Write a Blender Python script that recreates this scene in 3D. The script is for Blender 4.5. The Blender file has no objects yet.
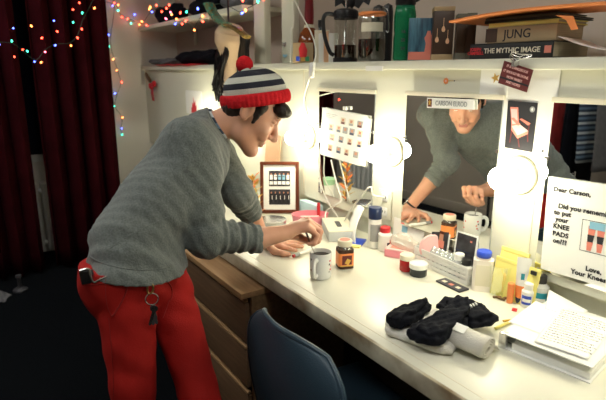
import bpy, bmesh, math, random
import numpy as np
from mathutils import Vector, Matrix, Euler
random.seed(7)
PI = math.pi
scn = bpy.context.scene
COL = scn.collection

# ------------------------------------------------------------------ camera
FOC, PITCH, YAW = 512.6, .2478, .5928
CAM = Vector((-1.4, 0.0, 1.45))
FW = Vector((math.sin(YAW)*math.cos(PITCH), math.cos(YAW)*math.cos(PITCH), -math.sin(PITCH)))
RT = Vector((math.cos(YAW), -math.sin(YAW), 0))
UP = RT.cross(FW)
cd = bpy.data.cameras.new('camera'); cam = bpy.data.objects.new('camera', cd); COL.objects.link(cam)
cd.sensor_fit = 'HORIZONTAL'; cd.sensor_width = 36.0; cd.lens = FOC/606*36.0; cd.clip_start = .02
cam.matrix_world = Matrix(((RT.x, UP.x, -FW.x, CAM.x), (RT.y, UP.y, -FW.y, CAM.y), (RT.z, UP.z, -FW.z, CAM.z), (0, 0, 0, 1)))
scn.camera = cam
cd.dof.use_dof = True; cd.dof.focus_distance = 1.7; cd.dof.aperture_fstop = 4.0
# survey of the photograph: a sight line met with a wall, a table top, or a distance
def ray(u, v): return FW*FOC + RT*(u-303) + UP*(200-v)
def onx(u, v, x=0.0): d = ray(u, v); return CAM + d*((x-CAM.x)/d.x)
def ony(u, v, y): d = ray(u, v); return CAM + d*((y-CAM.y)/d.y)
def onz(u, v, z=.76): d = ray(u, v); return CAM + d*((z-CAM.z)/d.z)
def ond(u, v, dep): return CAM + ray(u, v)*(dep/FOC)
def toward_cam(p): return math.atan2(CAM.x-p[0], -(CAM.y-p[1]))   # local -Y looks at the viewer

# ------------------------------------------------------------------ materials
def nodes(m):
    m.use_nodes = True; nt = m.node_tree
    return nt, nt.nodes, nt.links, nt.nodes['Principled BSDF']
def mat(name, c, rough=.5, metal=0, var=0, vscale=8, bump=0, bscale=60, spec=.5, sheen=0, trans=0, ior=1.45, alpha=1, c2=None, stretch=None, sss=0, coat=0):
    m = bpy.data.materials.new(name); nt, N, L, b = nodes(m)
    b.inputs['Base Color'].default_value = (*c, 1); b.inputs['Roughness'].default_value = rough; b.inputs['Metallic'].default_value = metal
    b.inputs['Specular IOR Level'].default_value = spec; b.inputs['IOR'].default_value = ior
    b.inputs['Transmission Weight'].default_value = trans; b.inputs['Alpha'].default_value = alpha
    if sheen: b.inputs['Sheen Weight'].default_value = sheen; b.inputs['Sheen Roughness'].default_value = .6
    if coat: b.inputs['Coat Weight'].default_value = coat
    if sss:
        b.inputs['Subsurface Weight'].default_value = sss; b.inputs['Subsurface Radius'].default_value = (.01, .004, .002); b.inputs['Subsurface Scale'].default_value = .5
    if var or c2 or bump:
        tc = N.new('ShaderNodeTexCoord'); mp = N.new('ShaderNodeMapping'); L.new(tc.outputs['Object'], mp.inputs[0])
        if stretch: mp.inputs['Scale'].default_value = stretch
    if var or c2:
        n = N.new('ShaderNodeTexNoise'); n.inputs['Scale'].default_value = vscale; n.inputs['Detail'].default_value = 4
        L.new(mp.outputs[0], n.inputs['Vector'])
        r = N.new('ShaderNodeValToRGB'); r.color_ramp.elements[0].position = .33; r.color_ramp.elements[1].position = .67
        if c2 is None: c2 = tuple(x*(1-var) for x in c)
        r.color_ramp.elements[0].color = (*c2, 1); r.color_ramp.elements[1].color = (*c, 1)
        L.new(n.outputs['Fac'], r.inputs[0]); L.new(r.outputs[0], b.inputs['Base Color'])
    if bump:
        n2 = N.new('ShaderNodeTexNoise'); n2.inputs['Scale'].default_value = bscale; n2.inputs['Detail'].default_value = 3
        L.new(mp.outputs[0], n2.inputs['Vector'])
        bp = N.new('ShaderNodeBump'); bp.inputs['Strength'].default_value = bump; bp.inputs['Distance'].default_value = .004
        L.new(n2.outputs['Fac'], bp.inputs['Height']); L.new(bp.outputs[0], b.inputs['Normal'])
    return m
def emit(name, c, s):
    m = bpy.data.materials.new(name); nt, N, L, b = nodes(m)
    b.inputs['Base Color'].default_value = (*c, 1); b.inputs['Emission Color'].default_value = (*c, 1); b.inputs['Emission Strength'].default_value = s
    return m
def stripes(name, cols, axis, scale, rough=.8, bump=.4):          # repeating bands along one object axis
    m = bpy.data.materials.new(name); nt, N, L, b = nodes(m); b.inputs['Roughness'].default_value = rough
    tc = N.new('ShaderNodeTexCoord'); sp = N.new('ShaderNodeSeparateXYZ'); L.new(tc.outputs['Object'], sp.inputs[0])
    mu = N.new('ShaderNodeMath'); mu.operation = 'MULTIPLY'; mu.inputs[1].default_value = scale; L.new(sp.outputs[axis], mu.inputs[0])
    fr = N.new('ShaderNodeMath'); fr.operation = 'FRACT'; L.new(mu.outputs[0], fr.inputs[0])
    r = N.new('ShaderNodeValToRGB'); r.color_ramp.interpolation = 'CONSTANT'
    r.color_ramp.elements[0].color = (*cols[0], 1); r.color_ramp.elements[1].color = (*cols[1], 1); r.color_ramp.elements[1].position = 1/len(cols)
    for i in range(2, len(cols)): e = r.color_ramp.elements.new(i/len(cols)); e.color = (*cols[i], 1)
    L.new(fr.outputs[0], r.inputs[0]); L.new(r.outputs[0], b.inputs['Base Color'])
    n2 = N.new('ShaderNodeTexNoise'); n2.inputs['Scale'].default_value = 260; L.new(tc.outputs['Object'], n2.inputs['Vector'])
    bp = N.new('ShaderNodeBump'); bp.inputs['Strength'].default_value = bump; bp.inputs['Distance'].default_value = .004
    L.new(n2.outputs['Fac'], bp.inputs['Height']); L.new(bp.outputs[0], b.inputs['Normal'])
    return m
def glass(name, c=(1, 1, 1), rough=.03, mix=.86, clear=True):                 # thin clear ware: mostly straight-through with a gloss
    m = bpy.data.materials.new(name); m.use_nodes = True; nt = m.node_tree; N = nt.nodes; L = nt.links; N.clear()
    o = N.new('ShaderNodeOutputMaterial'); t = N.new('ShaderNodeBsdfTransparent'); t.inputs[0].default_value = (*c, 1)
    g = N.new('ShaderNodeBsdfGlossy' if clear else 'ShaderNodeBsdfPrincipled'); g.inputs['Color' if clear else 'Base Color'].default_value = (*c, 1); g.inputs['Roughness'].default_value = rough
    mx = N.new('ShaderNodeMixShader'); mx.inputs[0].default_value = mix; L.new(g.outputs[0], mx.inputs[1]); L.new(t.outputs[0], mx.inputs[2]); L.new(mx.outputs[0], o.inputs[0])
    return m
M = dict(
    cream=mat('cream_paint', (.75, .745, .62), .45, var=.06, vscale=3, bump=.05, bscale=25),
    counter=mat('counter_laminate', (.76, .745, .62), .32, var=.05, vscale=5),
    edge=mat('worn_counter_edge', (.62, .58, .45), .5, c2=(.22, .16, .09), vscale=9),
    wall=mat('wall_paint', (.82, .79, .71), .7, var=.05, vscale=2, bump=.05),
    taupe=mat('taupe_wall_paint', (.40, .35, .29), .8, var=.1, vscale=3),
    nook=mat('shelf_back_paint', (.58, .48, .40), .8, var=.08, vscale=3),
    carpet=mat('dark_carpet', (.004, .0055, .0075), .95, var=.5, vscale=90, bump=.6, bscale=300, spec=.1),
    curtain=mat('maroon_velvet', (.034, .003, .005), .9, var=.35, vscale=6, spec=.05),
    nightglass=mat('night_glass', (.01, .012, .02), .05),
    mirror=mat('mirror_silver', (.93, .94, .92), .015, metal=1),
    porcelain=mat('white_porcelain', (.62, .60, .47), .3),
    bulb=emit('frosted_lit_bulb', (1.0, .93, .69), 60),
    white=mat('white_plastic', (.82, .82, .78), .35), paper=mat('white_paper', (.86, .86, .82), .7), offwhite=mat('cream_card', (.75, .70, .55), .7),
    black=mat('black_plastic', (.012, .012, .014), .35), dark=mat('dark_grey', (.05, .05, .055), .5), ink=mat('black_ink', (.02, .02, .025), .7),
    grey=mat('grey_plastic', (.35, .36, .36), .5), steel=mat('brushed_steel', (.6, .6, .6), .25, metal=1), brass=mat('old_brass', (.55, .38, .13), .3, metal=1),
    redp=mat('red_plastic', (.62, .03, .04), .35), pink=mat('pink_plastic', (.85, .30, .36), .35), palepink=mat('pale_pink', (.85, .52, .50), .6), orange=mat('orange_plastic', (.85, .27, .08), .4),
    blue=mat('blue_plastic', (.03, .08, .55), .35), navy=mat('navy_plastic', (.015, .03, .09), .35), teal=mat('teal_print', (.02, .30, .40), .4), lblue=mat('light_blue', (.25, .5, .65), .5),
    yellow=mat('yellow_pad', (.84, .74, .22), .7), green=mat('green_plastic', (.05, .35, .15), .4), gold=mat('gold_foil', (.75, .48, .12), .35, metal=.6),
    woodglare=mat('oak_top_glare', (.42, .26, .13), .3, c2=(.32, .19, .09), vscale=6, stretch=(14, 1, 14)), undershade=mat('under_counter_shade', (.05, .04, .03), .8), wallshade=mat('wall_paint_shaded', (.20, .17, .14), .8), wood=mat('oak_veneer_shaded', (.20, .12, .058), .45, c2=(.13, .075, .035), vscale=6, stretch=(14, 1, 14)), woodface=mat('drawer_front_veneer', (.17, .10, .055), .45, c2=(.12, .07, .038), vscale=5, stretch=(1, 1, 16)),  # oak top lightened for its glare, oak veneer darkened for shading
    frame=mat('mahogany_frame', (.13, .033, .014), .3, var=.3, vscale=20), chair=mat('blue_chair_shell', (.03, .06, .09), .45, bump=.15, bscale=250),
    skin=mat('skin', (.66, .345, .23), .45, var=.12, vscale=14, sss=.15, bump=.04, bscale=180), lips=mat('lips', (.48, .18, .15), .4, sss=.1), hair=mat('dark_brown_hair', (.022, .014, .010), .45, var=.4, vscale=60, bump=.5, bscale=180),
    sweater=mat('heather_grey_knit', (.155, .175, .165), .9, c2=(.105, .12, .115), vscale=160, bump=.5, bscale=240, sheen=.2, spec=.15),
    trousers=mat('red_cotton', (.40, .015, .012), .8, var=.18, vscale=12, bump=.25, bscale=260, spec=.2), seam=mat('dark_red_thread', (.28, .010, .008), .8), shoe=mat('brown_leather', (.08, .04, .02), .4),
    redknit=mat('red_knit', (.62, .018, .025), .9, var=.2, vscale=80, bump=.8, bscale=160, spec=.15),
    eyewhite=mat('eye_white', (.8, .78, .74), .2), iris=mat('dark_iris', (.03, .02, .012), .2),
    towel=mat('white_terry', (.74, .72, .66), .95, var=.08, vscale=60, bump=.9, bscale=260), blackcloth=mat('black_cotton', (.010, .011, .016), .9, var=.3, vscale=40, bump=.4, bscale=200, spec=.1), greycloth=mat('grey_cloth', (.16, .16, .17), .9, var=.2, vscale=30), bandage=mat('elastic_bandage', (.62, .60, .54), .9, bump=.5, bscale=300),
    glass=glass('clear_glass', (.95, .97, .95)), clear=glass('clear_plastic', (.93, .95, .93), .1, .5, False), greenglass=glass('green_bottle', (.06, .5, .27), .08, .75, False), bag=glass('clear_bag', (.97, .96, .9), .15, .55, False), pinkclear=glass('pink_clear', (.95, .5, .5), .1, .5, False),
    coffee=mat('coffee', (.02, .008, .004), .1), instant=mat('instant_coffee', (.05, .018, .008), .6), amber=mat('bourbon', (.22, .05, .01), .1), wax=mat('dark_red_wax', (.20, .01, .015), .35),
    mug=mat('white_stoneware', (.72, .73, .72), .2), redjam=mat('red_gel', (.42, .02, .02), .2), darkjam=mat('dark_gel', (.03, .035, .04), .2), lotion=mat('lotion_bottle', (.86, .80, .72), .3),
    cardpic=mat('dark_photo', (.05, .05, .06), .4, c2=(.015, .015, .02), vscale=30), skinpic=mat('photo_skin', (.55, .25, .15), .5), salmon=mat('salmon_print', (.72, .23, .17), .5), bluepic=mat('blue_forest_print', (.08, .22, .30), .4, c2=(.02, .06, .10), vscale=25, stretch=(3, 3, .4)),
    brownbox=mat('brown_box_print', (.055, .03, .018), .4), cardboard=mat('tan_box', (.42, .30, .16), .6), envelope=mat('orange_envelope', (.78, .25, .07), .6), pages=mat('page_block', (.55, .47, .33), .8, var=.2, vscale=3, stretch=(1, 1, 200)),
    spineblack=mat('black_book_cloth', (.015, .016, .016), .5), spinetan=mat('tan_book_cloth', (.36, .27, .15), .6), grn=mat('grey_green_cover', (.12, .12, .09), .6),
    maroon=mat('maroon_card', (.13, .022, .022), .5), wig=mat('black_wig', (.006, .005, .006), .35), tan=mat('tan_form', (.66, .47, .30), .55), sequin=mat('green_sequins', (.08, .55, .46), .22, metal=.7, c2=(.35, .22, .05), vscale=70), goldseq=mat('gold_sequins', (.5, .33, .1), .25, metal=.7, c2=(.1, .07, .02), vscale=80),
    wire=mat('green_wire', (.01, .04, .02), .5), cord=mat('white_cord', (.75, .74, .66), .4), radiator=mat('radiator_paint', (.72, .73, .70), .4), radiatorwhite=mat('white_radiator_paint', (.85, .85, .80), .4), plaid=stripes('plaid_cloth', [(.03, .05, .09), (.55, .60, .64), (.03, .05, .09), (.14, .22, .32)], 2, 14), garred=mat('red_garment', (.50, .04, .04), .9, var=.4, vscale=10), ceil=mat('ceiling_paint', (.7, .7, .66), .9), lamp=emit('ceiling_lamp_glow', (.98, .98, .94), 11.5),
    lr=emit('red_light', (1, .06, .03), 9), lo=emit('orange_light', (1, .22, .05), 8), lb=emit('blue_light', (.08, .12, 1), 8), lg=emit('green_light', (.05, .75, .45), 5), lp=emit('pink_light', (1, .12, .22), 8), redcloth=mat('red_satin', (.55, .01, .02), .5), peach=mat('peach_card', (.8, .48, .28), .7), paleblue=mat('pale_blue', (.52, .70, .74), .5), palegrey=mat('pale_grey_card', (.55, .58, .58), .6), palegreen=mat('pale_green', (.35, .6, .38), .4),
)

# ------------------------------------------------------------------ shapes
def setm(o, mats):
    for m in (mats if isinstance(mats, (list, tuple)) else [mats]): o.data.materials.append(m)
def link(name, me, mats=None, parent=None, smooth=None):
    o = bpy.data.objects.new(name, me); COL.objects.link(o)
    if mats: setm(o, mats)
    if parent is not None: o.parent = parent
    return o
def obj(name, bm, mats, parent=None, smooth=40):
    bmesh.ops.recalc_face_normals(bm, faces=bm.faces)
    me = bpy.data.meshes.new(name); bm.to_mesh(me); bm.free()
    if smooth:
        me.polygons.foreach_set('use_smooth', [True]*len(me.polygons))
        try: me.set_sharp_from_angle(angle=math.radians(smooth))
        except Exception: pass
    return link(name, me, mats, parent)
def tag(o, label=None, cat=None, group=None, kind=None):
    if label: o['label'] = label
    if cat: o['category'] = cat
    if group: o['group'] = group
    if kind: o['kind'] = kind
    return o
def thing(name, label, cat, loc=(0, 0, 0), rz=0, group=None, rot=None):
    o = bpy.data.objects.new(name, None); COL.objects.link(o); o.empty_display_size = .05
    o.location = loc; o.rotation_euler = rot if rot else (0, 0, rz)
    return tag(o, label, cat, group)
def put(o, loc, rz=0, rot=None):
    o.location = loc; o.rotation_euler = rot if rot else (0, 0, rz); return o
def new(): return bmesh.new()
def box(bm, c, s, bev=0, rot=None, mi=0, seg=2):
    r = bmesh.ops.create_cube(bm, size=1); vs = r['verts']
    mtx = Matrix.Translation(c) @ (Euler(rot).to_matrix().to_4x4() if rot is not None else Matrix()) @ Matrix.Diagonal((*s, 1))
    bmesh.ops.transform(bm, matrix=mtx, verts=vs)
    fs = list({f for v in vs for f in v.link_faces})
    for f in fs: f.material_index = mi
    if bev:
        es = list({e for v in vs for e in v.link_edges})
        r2 = bmesh.ops.bevel(bm, geom=es, offset=bev, segments=seg, profile=.6, affect='EDGES')
        for f in r2['faces']: f.material_index = mi
    return bm
def BX(c, s, bev=0, rot=None): return box(new(), c, s, bev, rot)
def lathe(prof, seg=28, bm=None, mi=0, mtx=None, a0=0, a1=2*PI):
    bm = bm or new(); rings = []; full = abs(a1-a0-2*PI) < 1e-6; n = seg if full else seg+1
    for r, z in prof:
        if r < 1e-6: rings.append([bm.verts.new((0, 0, z))])
        else: rings.append([bm.verts.new((r*math.cos(a0+(a1-a0)*i/seg), r*math.sin(a0+(a1-a0)*i/seg), z)) for i in range(n)])
    for A, B in zip(rings, rings[1:]):
        for i in range(seg):
            j = (i+1) % n if full else i+1
            vs = [A[i % len(A)], A[j % len(A)], B[j % len(B)], B[i % len(B)]]
            u = []
            for v in vs:
                if v not in u: u.append(v)
            if len(u) > 2:
                try: f = bm.faces.new(u); f.material_index = mi
                except ValueError: pass
    if mtx is not None: bmesh.ops.transform(bm, matrix=mtx, verts=[v for r in rings for v in r])
    return bm
def catmull(pts, sub=6):
    P = [Vector(p) for p in pts]
    if len(P) < 3: return P
    P = [P[0]*2-P[1]] + P + [P[-1]*2-P[-2]]; out = []
    for i in range(1, len(P)-2):
        for k in range(sub):
            t = k/sub; a, b, c, d = P[i-1:i+3]
            out.append(.5*((2*b)+(c-a)*t+(2*a-5*b+4*c-d)*t*t+(3*b-a-3*c+d)*t**3))
    out.append(P[-2]); return out
def tube(pts, r, seg=8, bm=None, mi=0, sub=6, closed=False, flat=1.0):
    bm = bm or new(); P = catmull(pts, sub) if sub > 1 else [Vector(p) for p in pts]
    n = len(P); rings = []; up = Vector((0, 0, 1)); prev = None
    for i, p in enumerate(P):
        t = (P[min(i+1, n-1)]-P[max(i-1, 0)])
        t = t.normalized() if t.length > 1e-9 else Vector((0, 0, 1))
        if prev is None:
            a = up if abs(t.dot(up)) < .9 else Vector((1, 0, 0)); x = t.cross(a).normalized()
        else: x = (prev-t*prev.dot(t)); x = x.normalized() if x.length > 1e-6 else t.orthogonal().normalized()
        prev = x; y = t.cross(x); rr = r(i/(n-1)) if callable(r) else r
        rings.append([bm.verts.new(p+(x*math.cos(2*PI*k/seg)+y*math.sin(2*PI*k/seg)*flat)*rr) for k in range(seg)])
    for A, B in zip(rings, rings[1:]):
        for k in range(seg):
            f = bm.faces.new([A[k], A[(k+1) % seg], B[(k+1) % seg], B[k]]); f.material_index = mi
    for A in (rings[0], rings[-1]):
        f = bm.faces.new(A); f.material_index = mi
    return bm
def plate(P, t, n=None, bm=None, mi=0):                            # a flat polygon given a thickness behind it
    bm = bm or new(); P = [Vector(p) for p in P]
    n = Vector(n) if n else (P[1]-P[0]).cross(P[2]-P[0]).normalized()
    A = [bm.verts.new(p) for p in P]; B = [bm.verts.new(p+n*t) for p in P]; k = len(P)
    for f in [A, B[::-1]]+[[A[i], B[i], B[(i+1) % k], A[(i+1) % k]] for i in range(k)]:
        q = bm.faces.new(f); q.material_index = mi
    return bm
def rounded(w, h, r, n=5):                                         # outline of a rounded rectangle, centred
    out = []
    for cx, cy, a in ((w/2-r, h/2-r, 0), (-w/2+r, h/2-r, 1), (-w/2+r, -h/2+r, 2), (w/2-r, -h/2+r, 3)):
        for i in range(n+1):
            t = (a+i/n)*PI/2; out.append((cx+r*math.cos(t), cy+r*math.sin(t)))
    return out
def prism(outline, z0, z1, bm=None, mi=0, bev=0):
    bm = bm or new(); A = [bm.verts.new((x, y, z0)) for x, y in outline]; B = [bm.verts.new((x, y, z1)) for x, y in outline]; k = len(A)
    for f in [A[::-1], B]+[[A[i], A[(i+1) % k], B[(i+1) % k], B[i]] for i in range(k)]:
        q = bm.faces.new(f); q.material_index = mi
    return bm
def grid(fn, nu, nv, bm=None, mi=0):                               # fn(u, v) in 0..1
    bm = bm or new(); V = [[bm.verts.new(fn(i/nu, j/nv)) for j in range(nv+1)] for i in range(nu+1)]
    for i in range(nu):
        for j in range(nv):
            f = bm.faces.new([V[i][j], V[i+1][j], V[i+1][j+1], V[i][j+1]]); f.material_index = mi
    return bm
def thick(o, t, off=0):
    m = o.modifiers.new('thickness', 'SOLIDIFY'); m.thickness = t; m.offset = off; return o
def subsurf(o, n=1):
    m = o.modifiers.new('smooth', 'SUBSURF'); m.levels = n; m.render_levels = n; return o
def text(name, s, size, mtx, m, parent=None, align='CENTER', ext=.0004, bold=0, spacing=1.0, line=1.0, wide=1.0):
    cu = bpy.data.curves.new('t', 'FONT'); cu.body = s; cu.size = size; cu.align_x = align; cu.align_y = 'CENTER'; cu.extrude = ext; cu.offset = bold; cu.space_character = spacing; cu.space_line = line; cu.resolution_u = 3
    t = bpy.data.objects.new('t', cu); COL.objects.link(t)
    dg = bpy.context.evaluated_depsgraph_get(); me = bpy.data.meshes.new_from_object(t.evaluated_get(dg)); me.name = name
    bpy.data.objects.remove(t)
    me.transform(Matrix.Diagonal((wide, 1, 1, 1))); me.materials.clear()
    o = link(name, me, m, parent); o.matrix_local = mtx; return o
def basis(o, x, y):
    x = Vector(x).normalized(); y = Vector(y); y = (y-x*x.dot(y)).normalized(); z = x.cross(y)
    return Matrix(((x.x, y.x, z.x, o[0]), (x.y, y.y, z.y, o[1]), (x.z, y.z, z.z, o[2]), (0, 0, 0, 1)))
def on_wall(y, z, x=0.0, roll=0.0):                                # local X runs to the right along the mirror wall, Z comes out of it
    return basis((x, y, z), (0, -math.cos(roll), math.sin(roll)), (0, math.sin(roll), math.cos(roll)))
def struct(name, bm, m, parent=None, smooth=40):
    o = obj(name, bm, m, parent, smooth)
    if parent is None: o['kind'] = 'structure'
    return o
# ------------------------------------------------------------------ the room
def room():
    struct('floor', BX((-1.35, 1.45, -.05), (3.6, 6.4, .1)), M['carpet'])
    struct('ceiling', BX((-1.35, 1.45, 2.75), (3.6, 6.4, .1)), M['ceil'])
    bm = new()                                                     # mirror wall: backsplash, panelled band, wall above the ledge
    box(bm, (.165, 1.45, .79), (.27, 6.3, .10)); box(bm, (.165, 1.45, .37), (.27, 6.3, .74), mi=2); box(bm, (.15, 1.45, 1.15), (.30, 6.3, .618)); box(bm, (.35, 1.45, 2.08), (.10, 6.3, 1.24), mi=1)  # lowest box coloured dark for the shade beneath the counter
    struct('wall_right', bm, [M['cream'], M['nook'], M['undershade']])
    bm = box(new(), (-.675, 4.6, 1.35), (2.25, .2, 2.7)); box(bm, (-2.475, 4.6, 1.35), (1.35, .2, 2.7), mi=1); struct('wall_back', bm, [M['wall'], M['wallshade']])  # far-left stretch coloured darker for the dim light there
    struct('wall_left', BX((-3.1, 1.45, 1.35), (.2, 6.3, 2.7)), M['taupe'])
    struct('wall_front', BX((-1.35, -1.7, 1.35), (3.6, .2, 2.7)), M['taupe'])
    struct('baseboard_left', BX((-2.99, 1.45, .05), (.02, 6.0, .1), .004), M['taupe'])
    # seams of the panelled band
    bm = new()
    for y in (.845, 2.07, 2.44): box(bm, (-.0008, y, 1.15), (.0024, .006, .60))
    struct('trim_1', bm, M['offwhite'])
    w = struct('window_1', BX((-1.2, 4.492, 1.5), (1.5, .03, 1.5), .004), M['white'])
    obj('pane', BX((-1.2, 4.474, 1.5), (1.38, .012, 1.38)), M['nightglass'], w)
    obj('glazing_bar', BX((-1.2, 4.466, 1.5), (.04, .02, 1.4), .003), M['white'], w)
room()

# ledge over the mirrors, posts and upper shelf
t = thing('ledge_shelf', 'long cream ledge running above the three mirrors', 'shelf', (.14, 1.45, 1.459))
obj('board', BX((0, 0, .0125), (.32, 6.1, .025), .004), M['cream'], t)
obj('nosing', BX((-.164, 0, .008), (.012, 6.1, .03), .004), M['cream'], t)
for nm, y, w, lab in (('shelf_post', 2.53, .115, 'white upright shelf post beside the hanging black wig'), ('shelf_post', 2.25, .10, 'wide white upright shelf post behind the hanging white cord')):
    o = obj(nm, BX((0, 0, .604), (.04, w, 1.209), .004), M['cream']); put(o, (.04, y, 1.486)); tag(o, lab, 'post')
t = thing('upper_shelf', 'white upper shelf wound with coloured string lights', 'shelf', (.13, 3.53, 1.765))
obj('board', BX((0, .0, .014), (.34, 1.85, .028), .004), M['cream'], t)
for y in (-.6, .5): obj('bracket', BX((.15, y, -.06), (.02, .02, .12), .003), M['cream'], t)

# mirrors
MIR = []
for y0, y1, z0, z1, yaw, lab in ((1.557, 1.936, .886, 1.358, 0, 'mirror half covered by a sheet of portraits'), (.975, 1.37, .874, 1.362, 1.3, 'middle mirror showing the man, with a name plate on top'), (.40, .814, .869, 1.363, 0, 'mirror at the right behind the printed letter')):
    yc, zc = (y0+y1)/2, (z0+z1)/2; w, h = y1-y0, z1-z0
    t = thing('wall_mirror', lab, 'mirror', (-.001 if not yaw else -.009, yc, zc), math.radians(yaw), 'wall mirrors over the counter')
    bm = BX((-.003, 0, 0), (.006, w, h)); 
    for f in bm.faces: f.material_index = 1
    bm.faces.ensure_lookup_table(); bm.normal_update()
    for f in bm.faces:
        if f.normal.x < -.9: f.material_index = 0
    obj('glass', bm, [M['mirror'], M['grey']], t, 0)
    obj('top_strip', BX((-.006, 0, h/2+.008), (.012, w+.01, .015), .002), M['offwhite'], t)
    for s in (-1, 1):
        obj('clip', BX((-.009, s*(w/2+.001), h*.18), (.010, .012, .012), .003), M['steel'], t)

# lamp holders with lit globe bulbs along the panel
for i, (y, lab) in enumerate(((.899, 'round white lamp holder and lit bulb below the chair picture'), (1.45, 'round white lamp holder and lit bulb right of the portrait sheet'), (2.027, 'round white lamp holder and lit bulb left of the portrait sheet'), (2.60, 'round white lamp holder and lit bulb hidden behind the striped hat'), (3.17, 'round white lamp holder and lit bulb nearest the red leaf card'), (.33, 'round white lamp holder and lit bulb right of the printed letter'))):
    t = thing('vanity_light', lab, 'light', (-.0005, y, 1.142), 0, 'vanity bulbs between the mirrors')
    L = Matrix.Rotation(-PI/2, 4, 'Y')
    obj('base', lathe([(0, 0), (.056, 0), (.058, .004), (.056, .010), (.044, .016), (.030, .020), (.024, .030), (.022, .045), (0, .045)], 36, mtx=L), M['porcelain'], t)
    pr = [(0, .045), (.013, .045), (.014, .060)]+[(.034*math.sin(a), .096-.034*math.cos(a)) for a in [.45+(PI-.45)*k/14 for k in range(14)]]+[(0, .130)]
    obj('bulb', lathe(pr, 28, mtx=L), M['bulb'], t)
    for s in (-1, 1): obj('screw', lathe([(0, .0), (.006, .0), (.005, .003), (0, .003)], 10, mtx=Matrix.Translation((-.0125, s*.026*.8, .026*.6*s)) @ L), M['black'], t)

# power outlet between the mirrors
t = thing('power_outlet', 'cream power outlet with white plug beside the spray can', 'outlet', (-.001, 1.478, .925))
obj('plate', BX((-.003, 0, 0), (.006, .075, .12), .002), M['cream'], t)
for z in (-.03, .03):
    r = obj('receptacle', BX((-.007, 0, z), (.003, .035, .034), .001), M['white'], t)
    for s in (-1, 1): obj('slot', BX((-.0087, s*.007, z), (.001, .003, .010)), M['black'], r)

# counter
t = thing('dressing_counter', 'long cream dressing room counter with a worn front edge', 'counter', (-.27, 1.15, .72))
obj('top', BX((.002, 0, .0205), (.593, 4.3, .039), .004), M['counter'], t)
obj('front_edge', BX((-.297, 0, .014), (.014, 4.3, .052), .006), M['edge'], t)
obj('edge_strip', BX((-.262, 0, .0402), (.003, 4.3, .0006)), M['offwhite'], t)
obj('support_panel', BX((.07, -2.0, -.36), (.42, .03, .72), .003), M['wood'], t)
obj('support_panel', BX((.07, 2.08, -.36), (.42, .03, .72), .003), M['wood'], t)

# oak chest of drawers tucked under the counter
t = thing('chest_of_drawers', 'oak chest of drawers pushed under the counter behind the man', 'dresser', (-.42, 1.92, 0))
obj('top', BX((-.005, 0, .688), (.475, .884, .022), .003), M['woodglare'], t)
bm = new()
for s in (-1, 1): box(bm, (.01, s*.431, .34), (.42, .018, .674), .002)
box(bm, (.215, 0, .34), (.012, .85, .66)); box(bm, (-.19, 0, .02), (.018, .85, .04)); box(bm, (.0, 0, .05), (.40, .85, .016))
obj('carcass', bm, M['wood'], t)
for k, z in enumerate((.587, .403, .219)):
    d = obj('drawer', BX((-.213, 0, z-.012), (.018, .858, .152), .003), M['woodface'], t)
    obj('finger_pull', BX((-.216, 0, z+.074), (.016, .858, .012), .004), M['woodglare'], d)
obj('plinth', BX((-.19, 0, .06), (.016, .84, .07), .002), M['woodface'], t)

# blue shell chair pulled up to the counter
t = thing('shell_chair', 'dark blue plastic shell chair pulled up to the counter', 'chair', (-.655, 1.055, 0))
def back(u, v):
    y = (u-.5)*.47; z = .40+.40*v
    w = 1-max(0, (v-.72)/.28)**2.2*.34
    return (-.07-.05*v-.05*math.sin(PI*v)*.4+.055*(2*u-1)**2*(.4+.6*v)-.0, y*w, z-.035*(abs(2*u-1)**3)*v*v)
def seat(u, v): return (-.07+.42*v, (u-.5)*.45*(1-.1*v), .43+.02*(2*u-1)**2-.02*math.sin(PI*v)-.03*max(0, v-.8)*5*.6)
bm = grid(back, 20, 14); o = obj('backrest', bm, M['chair'], t); thick(o, .011); subsurf(o)
def rim(s):
    a = [back(0, k/14) for k in range(15)]; b = [back(k/20, 1) for k in range(21)]; c = [back(1, 1-k/14) for k in range(15)]
    return a+b[1:]+c[1:]
obj('rim', tube(rim(0), .008, 8, sub=1), M['chair'], t)
o = obj('seat', grid(seat, 16, 14), M['chair'], t); thick(o, .011); subsurf(o)
for sx in (0, 1):
    for sy in (-1, 1):
        obj('leg', tube([(.03+.24*sx, sy*.15, .415), (.0+.32*sx, sy*.22, .0)], .011, 10, sub=1), M['steel'], t)

# curtains in folds across the end of the room
def curtain(x0, x1, y, lab, z0=.02, seed=0, zt=2.55, taper=0.0):
    rnd = random.Random(seed); n = max(4, int((x1-x0)/.11)); ph = [rnd.uniform(-.6, .6) for _ in range(n+2)]
    def f(u, v):
        s = u*n; i = int(min(s, n-1)); fr = s-i; p = ph[i]*(1-fr)+ph[i+1]*fr
        A = .045+.02*math.sin(3*u+p)
        return (x0+(x1-x0)*u+taper*(1-v)*(1-u)-.0*v + .012*math.sin(2*PI*s*2+p+v), y+A*math.sin(2*PI*s+p*1.5+.5*math.sin(3*v+p))+.012*math.sin(5*v+7*u), z0+(zt-z0)*v)
    o = obj('curtain', grid(f, n*12, 16), M['curtain'], None, 60); thick(o, .004)
    return tag(o, lab, 'curtain', 'maroon curtains across the end wall')
curtain(-1.70, -.995, 4.02, 'wide maroon curtain at the left edge, left of the pale gap', seed=2)
curtain(-.915, -.40, 4.02, 'maroon curtain between the pale gap and the white wall', seed=5)
t = thing('curtain_rail', 'dark rail carrying the maroon curtains', 'rail', (-1.2, 4.02, 2.57))
obj('pole', tube([(-.85, 0, 0), (.85, 0, 0)], .016, 12, sub=1), M['dark'], t)
for x in (-.8, 0, .8): obj('bracket', BX((x, .235, .0), (.03, .47, .02), .003), M['dark'], t)

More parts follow.
